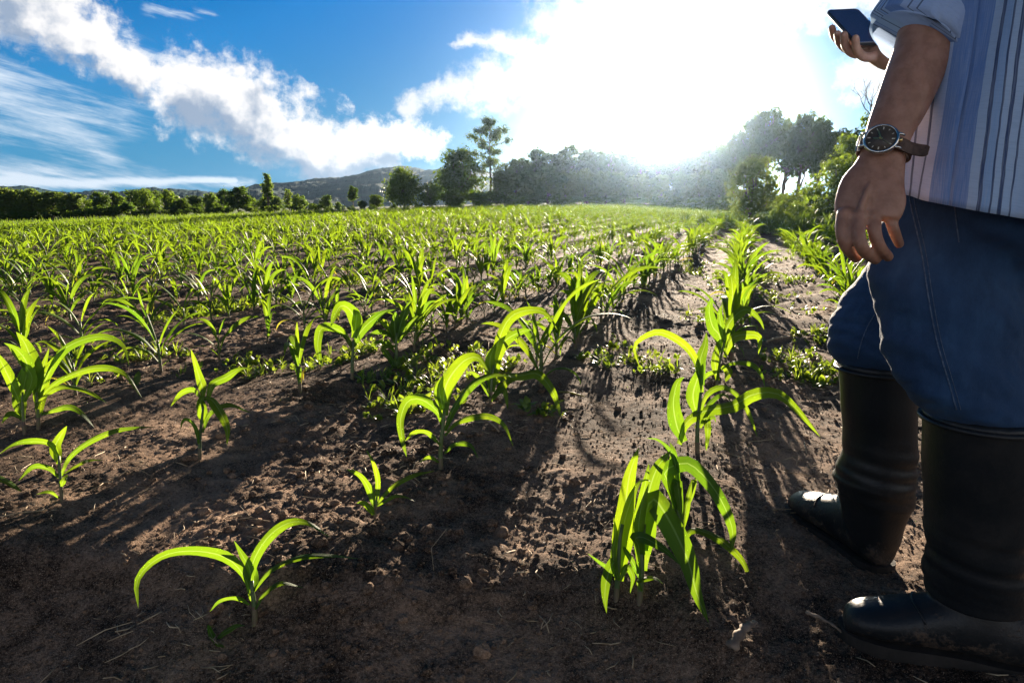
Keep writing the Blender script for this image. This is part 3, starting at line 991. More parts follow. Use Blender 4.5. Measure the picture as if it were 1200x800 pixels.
for r, x, y, row in spots:
    px_ok = True
    if any(math.hypot(x - a, y - b) < 0.24 for a, b in PERSON_XY): continue
    if any(math.hypot(x - a, y - b) < 0.17 for a, b in placed): continue
    dd = y * CP + CAM_H * SP
    ppx, ppy = 600 + FPX * x / dd, 400 + FPX * (CAM_H * CP - y * SP) / dd
    if ppx < -90 or ppx > 1560: continue
    # the near ground is already planted by hand: keep its bare sand bare
    if ppy > 470 and ppx < 985: continue
    if ppy > 560: continue
    if row == 0 and r < 2.9: continue
    if row == -1 and r < 2.5: continue
    z = lz(x, y)
    s = min(1.25, max(.5, rs.normal(0.86, .17))) * (1.12 if row in (-1, 0, 1) else 1)
    rz = rs.uniform(0, 6.28)
    words = ROW_WORDS.get(row, 'the rows across the open furrow')
    if ppx > 1290:
        far.append((x, y, z, rz, s))
    elif n_parts < 46 and r < 6.5:
        v = VAR_PARTS[(n_parts * 5 + row) % len(VAR_PARTS)]
        e = bpy.data.objects.new('maize_plant', None); COL.objects.link(e)
        e.location = (x, y, z); e.rotation_euler = (0, 0, rz); e.scale = (s,) * 3; e.empty_display_size = .05
        for k, me in v: link('stalk' if k == 'stalk' else 'leaf', me, e)
        tag(e, 'knee high maize plant near the start of ' + words, 'maize plant', 'near maize plants in ' + words)
        n_parts += 1
    elif n_single < 236:
        o = link('maize_plant', MID[int(rs.integers(len(MID)))], None, (x, y, z), rz, s)
        tag(o, 'sunlit maize plant further up ' + words, 'maize plant', 'middle maize plants in ' + words)
        n_single += 1
    else:
        far.append((x, y, z, rz, s))


def merged(name, templates, places, mats):
    """many copies of the templates baked into one mesh (numpy only)"""
    Vs, Fs, Ms, n = [], [], [], 0
    tpl = []
    for me in templates:
        V = np.empty(len(me.vertices) * 3, np.float32); me.vertices.foreach_get('co', V)
        L = np.array([tuple(p.vertices) if len(p.vertices) == 4 else tuple(p.vertices)[:3] + (tuple(p.vertices)[2],) for p in me.polygons if len(p.vertices) <= 4])
        mi = np.array([p.material_index for p in me.polygons if len(p.vertices) <= 4])
        U = np.zeros((len(me.vertices), 2), np.float32)
        ul = me.uv_layers.active.data
        for l in me.loops: U[l.vertex_index] = ul[l.index].uv
        tpl.append((V.reshape(-1, 3), L, mi, U))
    Us = []
    for i, (x, y, z, rz, s) in enumerate(places):
        V, L, mi, U = tpl[i % len(tpl)]
        c_, s_ = math.cos(rz) * s, math.sin(rz) * s
        W = np.stack([V[:, 0] * c_ - V[:, 1] * s_ + x, V[:, 0] * s_ + V[:, 1] * c_ + y, V[:, 2] * s + z], 1)
        Vs.append(W); Fs.append(L + n); Ms.append(mi); Us.append(U); n += len(V)
    return mesh_from(name, np.concatenate(Vs), np.concatenate(Fs), True, np.concatenate(Us), mats, np.concatenate(Ms))


FAR = []
for i in range(8):
    mb = MB()
    for kind, V, F, U in plant_pieces(500 + i, 6, 2):
        if kind == 'stalk': V, F, U = tube([(0, 0, -.02), (0, 0, .12)], [.007, .005], 4, False)
        mb.add(V, F, U, 0)
    FAR.append(mb.mesh('far_maize', [M['maize']]))
tag(link('maize_crop', merged('maize_crop', FAR, far, [M['maize']])), 'dense light green maize covering the far part of the field', kind='stuff')
print('maize', len(spots), n_parts, n_single, len(far))

# ------------------------------------------------------------------ weeds, litter and clods on the soil
def rosette(seed, n, L, W):
    r = random.Random(seed); mb = MB()
    for i in range(n):
        V, F, U = free_leaf(0.004 + .03 * r.random(), r.uniform(0, 6.28), L * r.uniform(.6, 1.2), W * r.uniform(.8, 1.2), R(r.uniform(15, 75)), R(r.uniform(20, 90)), r.uniform(-.6, .6), 4, 2, r.uniform(0, 6))
        mb.add(V, F, U)
    return mb.mesh('rosette', [M['weed']])


ROS = [rosette(900 + i, n, L, W) for i, (n, L, W) in enumerate([(5, .040, .027), (6, .052, .032), (4, .035, .025), (7, .055, .022), (5, .062, .034), (6, .085, .006)])]
def scatter(n, r0, r1, power, seed):
    g = np.random.default_rng(seed)
    r = r0 + (r1 - r0) * g.random(n) ** power; az = g.uniform(-.72, .72, n)
    return r, r * np.sin(az), r * np.cos(az), g


r, x, y, g = scatter(60000, 1.3, 16.3, 1.3, 31)
m = fbm(x * 1.1, y * 1.1, 3, 80) + 0.10 * np.minimum(1, r / 6)
pc, al = row_coords(x, y); q = (pc - ROW0) / ROW_GAP; ph = np.abs(q - np.round(q))
m = m - .5 * ((x > -.9) & (y < 2.35)) - .10 * (pc > -.6) + .15 * ((pc > .08) & (pc < .66) & (r > 2.6)) + .20 * ((pc > -.7) & (pc < -.2) & (r > 4))
ok = (y > 1.5) & (ph > .13) & (m > 0.28 + .65 * g.random(len(x)))
for a, b in PERSON_XY: ok &= np.hypot(x - a, y - b) > .2
x, y = x[ok][:5200], y[ok][:5200]; z = land(x, y) - .002
wp = [(x[i], y[i], z[i], g.uniform(0, 6.28), g.uniform(.3, 1.0)) for i in range(len(x))]
tag(link('weed_cover', merged('weed_cover', ROS, wp, [M['weed']])), 'low weeds scattered between the maize rows', kind='stuff')

# rank meadow grass that takes over where the crop ends
g = np.random.default_rng(35)
az = np.concatenate([g.uniform(.08, .50, 5200), g.uniform(-.72, .10, 3000)])
r = field_limit(az) - .4 + np.concatenate([g.random(5200) ** 1.3 * 17, g.random(3000) * 9])
x, y = r * np.sin(az), r * np.cos(az); z = land(x, y, False) - .02
gp = [(x[i], y[i], z[i], g.uniform(0, 6.28), g.uniform(2.2, 5.0)) for i in range(len(x))]
tag(link('meadow_grass', merged('meadow_grass', [rosette(950 + i, 11, .085, .007) for i in range(4)], gp, [M['weed']])), 'rank green grass and weeds beyond the end of the crop', kind='stuff')

# dry stems and chaff
r, x, y, g = scatter(5200, .95, 8.5, 1.6, 32)
ok = fbm(x * 1.4, y * 1.4, 2, 88) > g.uniform(-.35, .35, len(x))
x, y = x[ok], y[ok]; z = land(x, y) + .003
mb = MB()
for i in range(len(x)):
    L = g.uniform(.012, .075) * (0.6 if g.random() < .7 else 1.3); a = g.uniform(0, 6.28); tilt = g.normal(0, .22)
    d = np.array([math.cos(a), math.sin(a), tilt]) * L / 2
    b = np.array([-math.sin(a), math.cos(a), 0]) * L * g.normal(0, .12)
    c0 = np.array([x[i], y[i], z[i] + abs(tilt) * L / 2])
    V, F, U = tube([c0 - d, c0 + b, c0 + d], np.array([.7, 1, .6]) * g.uniform(.0006, .0018), 4)
    mb.add(V, F, U)
tag(link('straw_litter', mb.mesh('straw_litter', [M['straw']])), 'dry broken stems and chaff lying on the soil', kind='stuff')

# loose crumbs and clods of earth
ico = []
for q in range(6):
    bm = bmesh.new(); bmesh.ops.create_icosphere(bm, subdivisions=2 if q < 3 else 1, radius=1.0)
    V = np.array([v.co[:] for v in bm.verts]); F = np.array([[v.index for v in f.verts] for f in bm.faces]); bm.free()
    n = 1 + 0.38 * perlin(V[:, 0] * 1.3 + q * 5, V[:, 1] * 1.3 + V[:, 2] * 1.7, 70) + 0.26 * perlin(V[:, 0] * 3.4 + V[:, 2] * 2, V[:, 1] * 3.4 - q * 3, 71)
    ico.append((V * n[:, None] * np.array([1, .85, .66]), F))
Vs, Fs, n = [], [], 0
r, x, y, g = scatter(90000, .95, 9.5, 1.75, 33)
dens = fbm(x * .9, y * .9, 2, 60)
big = g.random(len(x)) < .10
ok = np.where(big, dens > g.uniform(-.2, .7, len(x)), g.random(len(x)) < .62)
x, y, big, r = x[ok], y[ok], big[ok], r[ok]; z = land(x, y)
for i in range(len(x)):
    if big[i]: s, (V, F) = min(.020, .0045 * math.exp(g.normal(0.35, .5))), ico[int(g.integers(3))]
    else: s, (V, F) = .0011 * (1 + .25 * r[i]) * math.exp(g.normal(.25, .42)), ico[3 + int(g.integers(3))]
    a = g.uniform(0, 6.28); ca, sa = math.cos(a) * s, math.sin(a) * s
    W = np.stack([V[:, 0] * ca - V[:, 1] * sa + x[i], V[:, 0] * sa + V[:, 1] * ca + y[i], V[:, 2] * s + z[i] + s * .25], 1)
    Vs.append(W); Fs.append(F + n); n += len(V)
me = mesh_from('soil_clods', np.concatenate(Vs), np.concatenate(Fs), False, None, [M['soil']])
tag(link('soil_clods', me), 'crumbs and small clods of brown earth', kind='stuff')
# ------------------------------------------------------------------ trees
def leaf_cloud(lobes, n, size, seed, slim=0.6, droop=0.0):
    """n small leaf faces spread through the volume of the lobes [(centre, (rx, ry, rz), weight)], denser near their skins"""
    g = np.random.default_rng(seed)
    w = np.array([l[2] for l in lobes], float); w /= w.sum()
    which = g.choice(len(lobes), n, p=w)
    c = np.array([l[0] for l in lobes], float)[which]; rad = np.array([l[1] for l in lobes], float)[which]
    d = g.normal(size=(n, 3)); d /= np.linalg.norm(d, axis=1)[:, None]
    rr = g.random(n) ** 0.42
    # ragged skin: pieces bitten out of each lobe and twigs that stick out
    nz = fbm(d[:, 0] * 2.1 + which * 3.7, d[:, 2] * 2.1 + d[:, 1] * 1.7 + which, 3, seed % 50)
    rr = rr * (1 + 0.62 * nz)
    pos = c + d * rr[:, None] * rad
    keep = fbm(pos[:, 0] * 2.2 / max(.4, rad.mean()) + 5, (pos[:, 2] + pos[:, 1] * .6) * 2.2 / max(.4, rad.mean()), 3, seed % 37 + 3) > -0.26
    pos, d = pos[keep], d[keep]; n = len(pos)
    nrm = d * 1.0 + g.normal(size=(n, 3)) * 0.5 + np.array([0, 0, .35]); nrm /= np.linalg.norm(nrm, axis=1)[:, None]
    t = np.cross(nrm, g.normal(size=(n, 3))); t /= np.linalg.norm(t, axis=1)[:, None]
    t[:, 2] -= droop; t /= np.linalg.norm(t, axis=1)[:, None]
    b = np.cross(nrm, t); b /= np.linalg.norm(b, axis=1)[:, None]
    s = size * np.exp(g.normal(0, .3, n))[:, None]
    V = np.stack([pos - t * s, pos + b * s * slim + nrm * s * .15, pos + t * s, pos - b * s * slim + nrm * s * .15], 1).reshape(-1, 3)
    F = np.arange(n * 4).reshape(n, 4)
    return V, F


def limb_path(a, b, r, k=6, sag=0.15):
    a, b = np.array(a, float), np.array(b, float)
    L = np.linalg.norm(b - a)
    p = [a + (b - a) * f + np.array([r.uniform(-1, 1), r.uniform(-1, 1), r.uniform(-.5, 1)]) * sag * L * math.sin(math.pi * f) * .5 for f in np.linspace(0, 1, k)]
    return p


def wood_mesh(name, tubes):
    mb = MB()
    for pts, rad, n in tubes:
        V, F, U = tube(pts, rad, n); mb.add(V, F, U)
    return mb.mesh(name, [M['bark']])


def broad_tree(seed, H, W, nleaf, leaf, mat, trunk_f=0.22, round_=1.0):
    """meshes (trunk, crown) of a broad leaved tree standing at the origin"""
    r = random.Random(seed)
    lobes, tubes = [], []
    th = H * trunk_f
    tubes.append((limb_path((0, 0, -.3), (r.uniform(-.05, .05) * W, r.uniform(-.05, .05) * W, H * .72), r, 8, .06), np.linspace(H * .028, H * .008, 8), 8))
    nl = r.randint(15, 20)
    for i in range(nl):
        f = (i + .5) / nl
        z = th + (H - th) * (0.10 + .80 * f)
        env = math.sin(math.pi * min(1, .20 + .72 * f)) ** .7 * round_
        a = i * 2.4 + r.uniform(-.5, .5); rad = W * .5 * env * r.uniform(.30, .86)
        c = (math.cos(a) * rad, math.sin(a) * rad, z)
        s = W * r.uniform(.13, .25) * (1.15 - .40 * f)
        lobes.append((c, (s, s, s * r.uniform(.62, .95)), s ** 2))
        tubes.append((limb_path((0, 0, th * r.uniform(.5, 1.1) + (H * .3) * f), c, r, 6, .2), np.linspace(H * .012, H * .003, 6), 5))
    lobes.append(((0, 0, th + (H - th) * .5), (W * .30, W * .30, (H - th) * .36), (W * .28) ** 2))
    V, F = leaf_cloud(lobes, nleaf, leaf, seed)
    return wood_mesh('trunk', tubes), mesh_from('crown', V, F, False, None, [mat])


def pine_tree(seed, H, W, nneedle, bare=0.45, flat=0.5, size=0.16):
    r = random.Random(seed); g = np.random.default_rng(seed)
    tubes = [(limb_path((0, 0, -.3), (r.uniform(-.02, .02) * H, r.uniform(-.02, .02) * H, H), r, 10, .03), np.linspace(H * .016, H * .003, 10), 8)]
    lobes = []
    nb = r.randint(17, 24)
    for i in range(nb):
        f = i / (nb - 1)
        z = H * (bare + (0.97 - bare) * f)
        a = i * 2.399 + r.uniform(-.4, .4)
        L = W * .5 * (math.sin(math.pi * min(1, .22 + .70 * f)) ** .8) * r.uniform(.55, 1.08)
        tip = (math.cos(a) * L, math.sin(a) * L, z + L * r.uniform(.05, .38))
        tubes.append((limb_path((0, 0, z), tip, r, 5, .15), np.linspace(H * .0055, H * .0016, 5), 4))
        for q in (0.4, 0.7, 1.0):
            c = (tip[0] * q + r.uniform(-.12, .12) * L, tip[1] * q + r.uniform(-.12, .12) * L, z + (tip[2] - z) * q + .1)
            s = W * r.uniform(.085, .150)
            lobes.append((c, (s, s, s * flat), s * s))
    lobes.append(((0, 0, H * .97), (W * .10, W * .10, H * .05), (W * .1) ** 2))
    V, F = leaf_cloud(lobes, nneedle, size, seed, 0.28)
    return wood_mesh('trunk', tubes), mesh_from('crown', V, F, False, None, [M['pine']])


def shrub(seed, H, W, nleaf, leaf, mat):
    r = random.Random(seed); lobes, tubes = [], []
    for i in range(9):
        a = r.uniform(0, 6.28); rad = W * .5 * r.uniform(.1, .75); z = H * r.uniform(.25, .85) * (1.1 - rad / W * .7)
        c = (math.cos(a) * rad, math.sin(a) * rad, z); s = W * r.uniform(.14, .24)
        lobes.append((c, (s, s, s * .8), s * s))
        tubes.append((limb_path((r.uniform(-.04, .04) * W, r.uniform(-.04, .04) * W, -.1), c, r, 5, .15), np.linspace(H * .012, H * .004, 5), 4))
    V, F = leaf_cloud(lobes, nleaf, leaf, seed)
    return wood_mesh('stem', tubes), mesh_from('foliage', V, F, False, None, [mat])


def stand(name, meshes, part_names, px, py_top, dist, native_h, label, cat, group=None, rz=None, wide=1.0, sink=0.0):
    """put a tree dist metres away in the direction of photograph column px, as tall as its top at row py_top says"""
    d = pix_dir(px, py_top); hl = math.hypot(d.x, d.y)
    x, y = d.x / hl * dist, d.y / hl * dist
    z = lz(x, y, False) - sink
    H = CAM_H + dist * d.z / hl - z
    e = bpy.data.objects.new(name, None); COL.objects.link(e)
    e.location = (x, y, z); e.rotation_euler = (0, 0, random.uniform(0, 6.28) if rz is None else rz)
    s = H / native_h
    e.scale = (s * wide, s * wide, s)
    for nm, me in zip(part_names, meshes): link(nm, me, e)
    tag(e, label, cat, group)
    return e


TP = ('trunk', 'crown'); SH = ('stem', 'foliage')
# native trees, shared by copies
BD = [broad_tree(40 + i, 6, 5.5, 5200, .18, M['tree_dark']) for i in range(4)]
BG = [broad_tree(50 + i, 6, 5.0, 5000, .18, M['tree_green'], .16) for i in range(3)]
BP = [broad_tree(60 + i, 8, 6.5, 5200, .24, M['tree_pale'], .2) for i in range(3)]
PN = [broad_tree(70 + i, 13, 6.6, 4200, .25, M['pine'], (.46, .36, .52, .42)[i]) for i in range(4)]
SB = [shrub(80 + i, 2, 2.6, 2000, .11, M['tree_dark' if i else 'tree_green']) for i in range(3)]

# the grove beyond the middle of the field
stand('pine_tree', pine_tree(700, 15, 7.6, 11000, .40, .75, .19), TP, 574, 141, 74, 15, 'tallest pine with a bare lower trunk standing above the grove', 'tree', wide=1.0)
stand('tree', broad_tree(701, 10, 9, 11000, .20, M['tree_dark'], .12), TP, 538, 171, 70, 10, 'large dark round topped tree beside the tallest pine', 'tree')
stand('tree', broad_tree(702, 7.5, 7.2, 9000, .17, M['tree_green'], .14), TP, 472, 193, 62, 7.7, 'bright green rounded tree standing in front of the blue hill', 'tree')
stand('tree', broad_tree(703, 5, 4, 5000, .11, M['tree_green'], .12), TP, 503, 211, 60, 5, 'small bushy tree between the bright rounded tree and the dark one', 'tree')
for px, top, D, k in [(606, 184, 76, 0), (628, 172, 78, 1), (648, 178, 80, 2), (668, 167, 82, 3), (690, 172, 84, 0), (712, 172, 86, 1), (733, 176, 88, 2), (752, 179, 90, 3), (772, 181, 90, 1), (795, 178, 88, 0), (816, 172, 84, 2), (838, 167, 78, 3), (618, 190, 80, 3), (658, 184, 84, 1), (700, 182, 88, 3), (742, 184, 92, 0), (784, 184, 92, 2), (826, 174, 84, 1), (852, 165, 72, 0)]:
    stand('pine_tree', PN[k], TP, px, top, D, 13, 'hazy grey green pine in the grove under the sun', 'tree', 'pines of the grove under the sun', wide=1.15)
for px, top, D, k in [(592, 196, 70, 0), (620, 198, 72, 1), (642, 194, 74, 2), (664, 199, 76, 0), (686, 196, 78, 1), (706, 199, 78, 2), (728, 200, 80, 0), (750, 202, 80, 1), (775, 203, 80, 2), (800, 200, 76, 0), (824, 198, 72, 1), (846, 196, 66, 2)]:
    stand('tree', BP[k], TP, px, top, D, 8, 'pale leafy tree filling the gap under the sunlit pines', 'tree', 'leafy trees under the pines', wide=1.1)
for i, (px, top, D) in enumerate([(560, 222, 63), (582, 224, 66), (528, 222, 62), (604, 226, 68), (626, 226, 70), (650, 227, 72), (674, 228, 73), (700, 228, 74), (724, 229, 74), (748, 229, 73), (772, 230, 70), (796, 230, 66), (820, 229, 60), (842, 228, 55), (860, 228, 50)]):
    stand('shrub', SB[i % 3], SH, px, top, D, 2, 'dark undergrowth bush at the foot of the grove', 'shrub', 'bushes at the foot of the grove', wide=1.5)
for i, px in enumerate(range(560, 870, 14)):
    stand('shrub', SB[1 + i % 2], SH, px, 222 + (i * 5) % 8, 92 - max(0, px - 780) * .3, 2, 'dark thicket bush deep inside the grove', 'shrub', 'thicket bushes inside the grove', wide=1.7)
for i, px in enumerate(range(720, 860, 11)):
    stand('shrub', SB[(i + 1) % 3], SH, px, 236 + (i * 3) % 6, 56 - max(0, px - 770) * .18, 2, 'low bush along the field end under the sun', 'shrub', 'low bushes along the field end', wide=1.8)
# tall pines on the right and the bushy trees before them
for px, top, D, k in [(866, 150, 62, 0), (884, 130, 60, 1), (904, 125, 57, 2), (926, 139, 61, 3), (944, 129, 60, 0), (966, 133, 62, 1), (985, 150, 58, 2), (1040, 150, 62, 1), (1090, 145, 60, 0), (1150, 150, 60, 2), (1215, 150, 60, 3)]:
    stand('pine_tree', PN[k], TP, px, top, D, 13, 'tall slender pine of the wood behind the bushy tree', 'tree', 'tall pines of the wood', wide=.78)
stand('tree', broad_tree(710, 5.2, 4.6, 12000, .09, M['tree_green'], .06), TP, 1005, 150, 25.5, 5.2, 'dense leafy tree leaning over the field end beside the watch hand', 'tree', wide=1.05)
stand('tree', broad_tree(711, 6.2, 4.4, 10000, .10, M['tree_dark'], .1), TP, 1034, 118, 30, 6.2, 'darker taller tree behind the dense leafy one', 'tree')
stand('tree', broad_tree(712, 4.6, 4.6, 9000, .07, M['tree_green'], .08), TP, 1075, 165, 27, 4.6, 'leafy tree hidden behind the arm and trousers', 'tree')
stand('tree', broad_tree(713, 4.6, 5, 9000, .07, M['tree_dark'], .08), TP, 1150, 160, 27, 4.6, 'leafy tree beyond the person past the field end', 'tree')
stand('tree', broad_tree(714, 4.6, 5, 9000, .07, M['tree_green'], .08), TP, 1235, 170, 26, 4.6, 'outermost leafy tree at the field end', 'tree')
stand('young_tree', broad_tree(715, 3.0, 2.2, 5000, .075, M['tree_pale'], .16), TP, 884, 182, 23.5, 3.0, 'young pale tree alone at the end of the crop rows', 'tree')
stand('shrub', shrub(716, 1.3, 2.0, 3600, .05, M['tree_green']), SH, 937, 227, 22.6, 1.3, 'bright green bush with gaps between the young tree and the dense leafy tree', 'shrub', wide=1.05)
for i, (px, top) in enumerate([(975, 240), (1010, 236), (1045, 238), (855, 247)]):
    stand('shrub', SB[i % 3], SH, px, top, 22.5, 2, 'low dark bush on the bank at the row ends', 'shrub', 'bushes on the bank', wide=2.0)
for i, px in enumerate(range(858, 1240, 17)):
    stand('shrub', SB[i % 3], SH, px, 228 - (i * 7) % 9, 50 + (i * 5) % 7, 2, 'dark bush under the tall pines of the wood', 'shrub', 'bushes under the tall pines', wide=1.6)


def bare_tree(seed):
    r = random.Random(seed); tubes = []

    def grow(a, d, L, rad, lev):
        b = a + d * L
        tubes.append((limb_path(a, b, r, 5, .16), np.linspace(rad, rad * .6, 5), 5))
        if lev == 0: return
        for _ in range(r.choice((2, 2, 3))):
            nd = d + np.array([r.uniform(-.8, .8), r.uniform(-.8, .8), r.uniform(-.15, .5)]); nd /= np.linalg.norm(nd)
            grow(a + (b - a) * r.uniform(.55, 1), nd, L * r.uniform(.55, .8), rad * .6, lev - 1)
    grow(np.array([0, 0, -.2]), np.array([0.03, 0, 1.0]), 4.6, .10, 0)
    grow(np.array([.1, 0, 4.2]), np.array([-.1, 0, 1.0]), 1.3, .05, 4)
    grow(np.array([.12, 0, 4.3]), np.array([.35, .2, .9]), 1.1, .045, 4)
    return wood_mesh('trunk', tubes)


stand('bare_tree', [bare_tree(5)], ('trunk',), 1028, 82, 29, 7.0, 'leafless tree with thin twigs above the dense leafy tree', 'tree', rz=0.6)

# the hedge line along the far side on the left
HG = 'trees in the line along the far field edge'
hedge = [(-60, 214), (-35, 218), (-10, 216), (12, 219), (35, 220), (58, 223), (80, 224), (98, 231), (116, 226), (133, 229), (148, 232), (160, 221), (178, 223), (196, 224), (212, 228), (228, 227), (246, 225), (262, 224), (278, 222),
         (294, 227), (309, 229), (323, 231), (349, 230), (366, 234), (382, 226), (396, 236), (424, 237), (440, 232)]
for i, (px, top) in enumerate(hedge):
    D = 62 + (i * 11) % 9
    if px < 95:
        stand('tree', BP[i % 3], TP, px, top, 60 + (i * 7) % 8, 8, 'soft olive tree at the far corner of the field', 'tree', 'olive trees at the far corner', wide=1.35)
    else:
        stand('tree', BG[i % 3] if i % 3 == 1 else BD[i % 4], TP, px, top + (i * 7) % 9 - 4, D + (i % 2) * 9, 6, 'dark green tree in the line along the far field edge', 'tree', HG, wide=.9 + .14 * (i % 4))
for i, px in enumerate(range(-70, 545, 13)):
    stand('shrub', SB[1 + i % 2], SH, px, 246 - (i * 5) % 9 + (5 if px < 90 else 0), 60 + (i * 3) % 6, 2, 'dark hedge bush along the far field edge', 'shrub', 'hedge bushes along the far field edge', wide=1.5)
stand('tree', broad_tree(720, 7, 2.6, 4500, .11, M['tree_green'], .3, .8), TP, 312, 200, 63, 7, 'slim tall tree sticking out of the dark hedge line', 'tree')
stand('tree', broad_tree(721, 5, 2.4, 4000, .10, M['tree_dark'], .42), TP, 413, 217, 64, 5, 'small round tree on a bare stem in front of the hill', 'tree')
stand('tree', broad_tree(722, 5, 2.0, 2000, .10, M['tree_green'], .3), TP, 337, 220, 66, 5, 'thin airy tree beside the slim tall one', 'tree')
stand('tree', broad_tree(723, 5.5, 4.6, 6000, .11, M['tree_green'], .34), TP, 170, 221, 61, 5.5, 'greener tree with a forked stem in the hedge line', 'tree')
# the far corner wood closes the view behind the olive trees
for i, (px, top) in enumerate([(20, 232), (70, 231), (110, 234), (150, 236), (200, 235), (250, 236), (300, 236), (350, 238), (400, 240)]):
    stand('tree', BP[i % 3], TP, px, top, 105 + i * 3, 8, 'pale distant tree seen through the hedge line', 'tree', 'distant trees behind the hedge line', wide=1.6)
# ------------------------------------------------------------------ the farmer
def skin_material():
    m, t, out = material('sunburnt_skin')
    tc = t.new('ShaderNodeTexCoord')
    n = t.noise(tc.outputs['Object'], 60.0, 5.0, 0.6)
    n2 = t.noise(tc.outputs['Object'], 420.0, 3.0, 0.6)
    col = t.mix(t.ramp(n, 0.3, 0.7), (0.255, 0.125, 0.080, 1), (0.360, 0.192, 0.130, 1))
    b = principled(t, col, 0.52, 0.45)
    b.inputs['Subsurface Weight'].default_value = 0.25
    b.inputs['Subsurface Radius'].default_value = (1.0, 0.25, 0.10)
    b.inputs['Subsurface Scale'].default_value = 0.008
    t.l.new(bump(t, t.math('ADD', t.math('MULTIPLY', n, .6), t.math('MULTIPLY', n2, .5)), 0.35, 0.0015), b.inputs['Normal'])
    t.l.new(b.outputs[0], out.inputs[0])
    return m


def denim_material():
    m, t, out = material('blue_denim')
    tc = t.new('ShaderNodeTexCoord')
    n = t.noise(tc.outputs['Object'], 9.0, 5.0, 0.6)
    w = t.noise(t.vmath('MULTIPLY', tc.outputs['Object'], (900, 900, 140)).outputs[0], 1.0, 2.0)
    col = t.mix(t.ramp(n, 0.3, 0.75), (0.004, 0.019, 0.052, 1), (0.010, 0.038, 0.095, 1))
    fade = t.ramp(t.noise(t.vmath('MULTIPLY', tc.outputs['Object'], (14, 14, 5)).outputs[0], 1.0, 5.0, 0.65), 0.48, 0.75)
    col = t.mix(t.math('MULTIPLY', fade, 0.55), col, (0.030, 0.085, 0.175, 1))
    col = t.mix(t.math('MULTIPLY', w, 0.35), col, (0.05, 0.10, 0.20, 1))
    b = principled(t, col, 0.85, 0.2)
    b.inputs['Sheen Weight'].default_value = 0.04
    t.l.new(bump(t, t.math('ADD', n, t.math('MULTIPLY', w, .25)), 0.4, 0.006), b.inputs['Normal'])
    t.l.new(b.outputs[0], out.inputs[0])
    return m


def shirt_material(u_edges):
    """woven stripes running down the cloth; u_edges: (u, kind) band starts over the repeat"""
    m, t, out = material('striped_shirt_cloth')
    uvn = t.new('ShaderNodeUVMap'); uvn.uv_map = 'uv'
    s = t.new('ShaderNodeSeparateXYZ'); t.l.new(uvn.outputs[0], s.inputs[0])
    tc = t.new('ShaderNodeTexCoord')
    wob = t.noise(tc.outputs['Object'], 11.0, 3.0)
    k = t.math('FRACT', t.math('ADD', t.math('MULTIPLY', s.outputs[0], 2.0), t.math('ADD', 0.5, t.math('MULTIPLY', t.math('SUBTRACT', wob, 0.5), 0.012))))
    cr_ = t.new('ShaderNodeValToRGB'); cr_.color_ramp.interpolation = 'CONSTANT'
    cols = {'l': (0.40, 0.56, 0.78, 1), 'p': (0.40, 0.54, 0.80, 1), 'b': (0.14, 0.27, 0.58, 1), 'd': (0.05, 0.085, 0.19, 1), 'm': (0.28, 0.45, 0.72, 1)}
    e = cr_.color_ramp.elements
    while len(e) > 1: e.remove(e[-1])
    e[0].position = 0.0; e[0].color = cols[u_edges[0][1]]
    for u, kd in u_edges[1:]:
        q = e.new(u); q.color = cols[kd]
    t.l.new(k, cr_.inputs[0])
    wv = t.noise(t.comb(t.math('MULTIPLY', s.outputs[0], 900.0), t.math('MULTIPLY', s.outputs[1], 22.0)), 1.0, 2.0)
    wh = t.noise(t.comb(t.math('MULTIPLY', s.outputs[0], 60.0), t.math('MULTIPLY', s.outputs[1], 500.0)), 1.0, 2.0)
    col = t.mix(t.math('MULTIPLY', t.ramp(wv, 0.35, 0.75), 0.35), cr_.outputs[0], (0.5, 0.58, 0.72, 1))
    col = t.mix(t.math('MULTIPLY', t.ramp(wh, 0.4, 0.8), 0.18), col, (0.12, 0.2, 0.38, 1))
    b = principled(t, col, 0.85, 0.2)
    t.l.new(bump(t, t.math('ADD', wv, t.math('MULTIPLY', wob, 3.0)), 0.3, 0.002), b.inputs['Normal'])
    tr = t.new('ShaderNodeBsdfTranslucent'); t.l.new(col, tr.inputs['Color'])
    mx = t.new('ShaderNodeMixShader'); mx.inputs[0].default_value = 0.22
    t.l.new(b.outputs[0], mx.inputs[1]); t.l.new(tr.outputs[0], mx.inputs[2]); t.l.new(mx.outputs[0], out.inputs[0])
    return m


M['skin'] = skin_material(); M['denim'] = denim_material()
M['hair'] = simple_material('dark_hair', (0.006, 0.005, 0.004), (0.02, 0.015, 0.012), 60, 0.5, 0.5, 0.6, 0.004, (1, 1, .2))
M['eye'] = simple_material('eye_white', (0.55, 0.52, 0.5), (0.65, 0.62, 0.6), 5, 0.2)
FWD, LEFT, UPV = Vector((-0.5, 0.866, 0)), Vector((-0.866, -0.5, 0)), Vector((0, 0, 1))
TC = Vector((0.790, 1.055, 0))          # middle of the trunk over the ground


def pxring(py, l, r, D, ratio=1.0):
    c = P((l + r) / 2, py, D); h = (r - l) / 2 * D / FPX
    return (c, Vector((h, 0, 0)), Vector((0, h * ratio, 0)))


def body_ring(z, lat, dep, off=(0, 0)):
    c = TC + Vector((0, 0, z)) + FWD * off[0] + LEFT * off[1]
    return (c, LEFT * lat, FWD * dep)


def densify(rs, k=4):
    c = catmull([np.concatenate([np.array(a), np.array(b), np.array(d)]) for a, b, d in rs], (len(rs) - 1) * k + 1)
    return [(q[:3], q[3:6], q[6:]) for q in c]


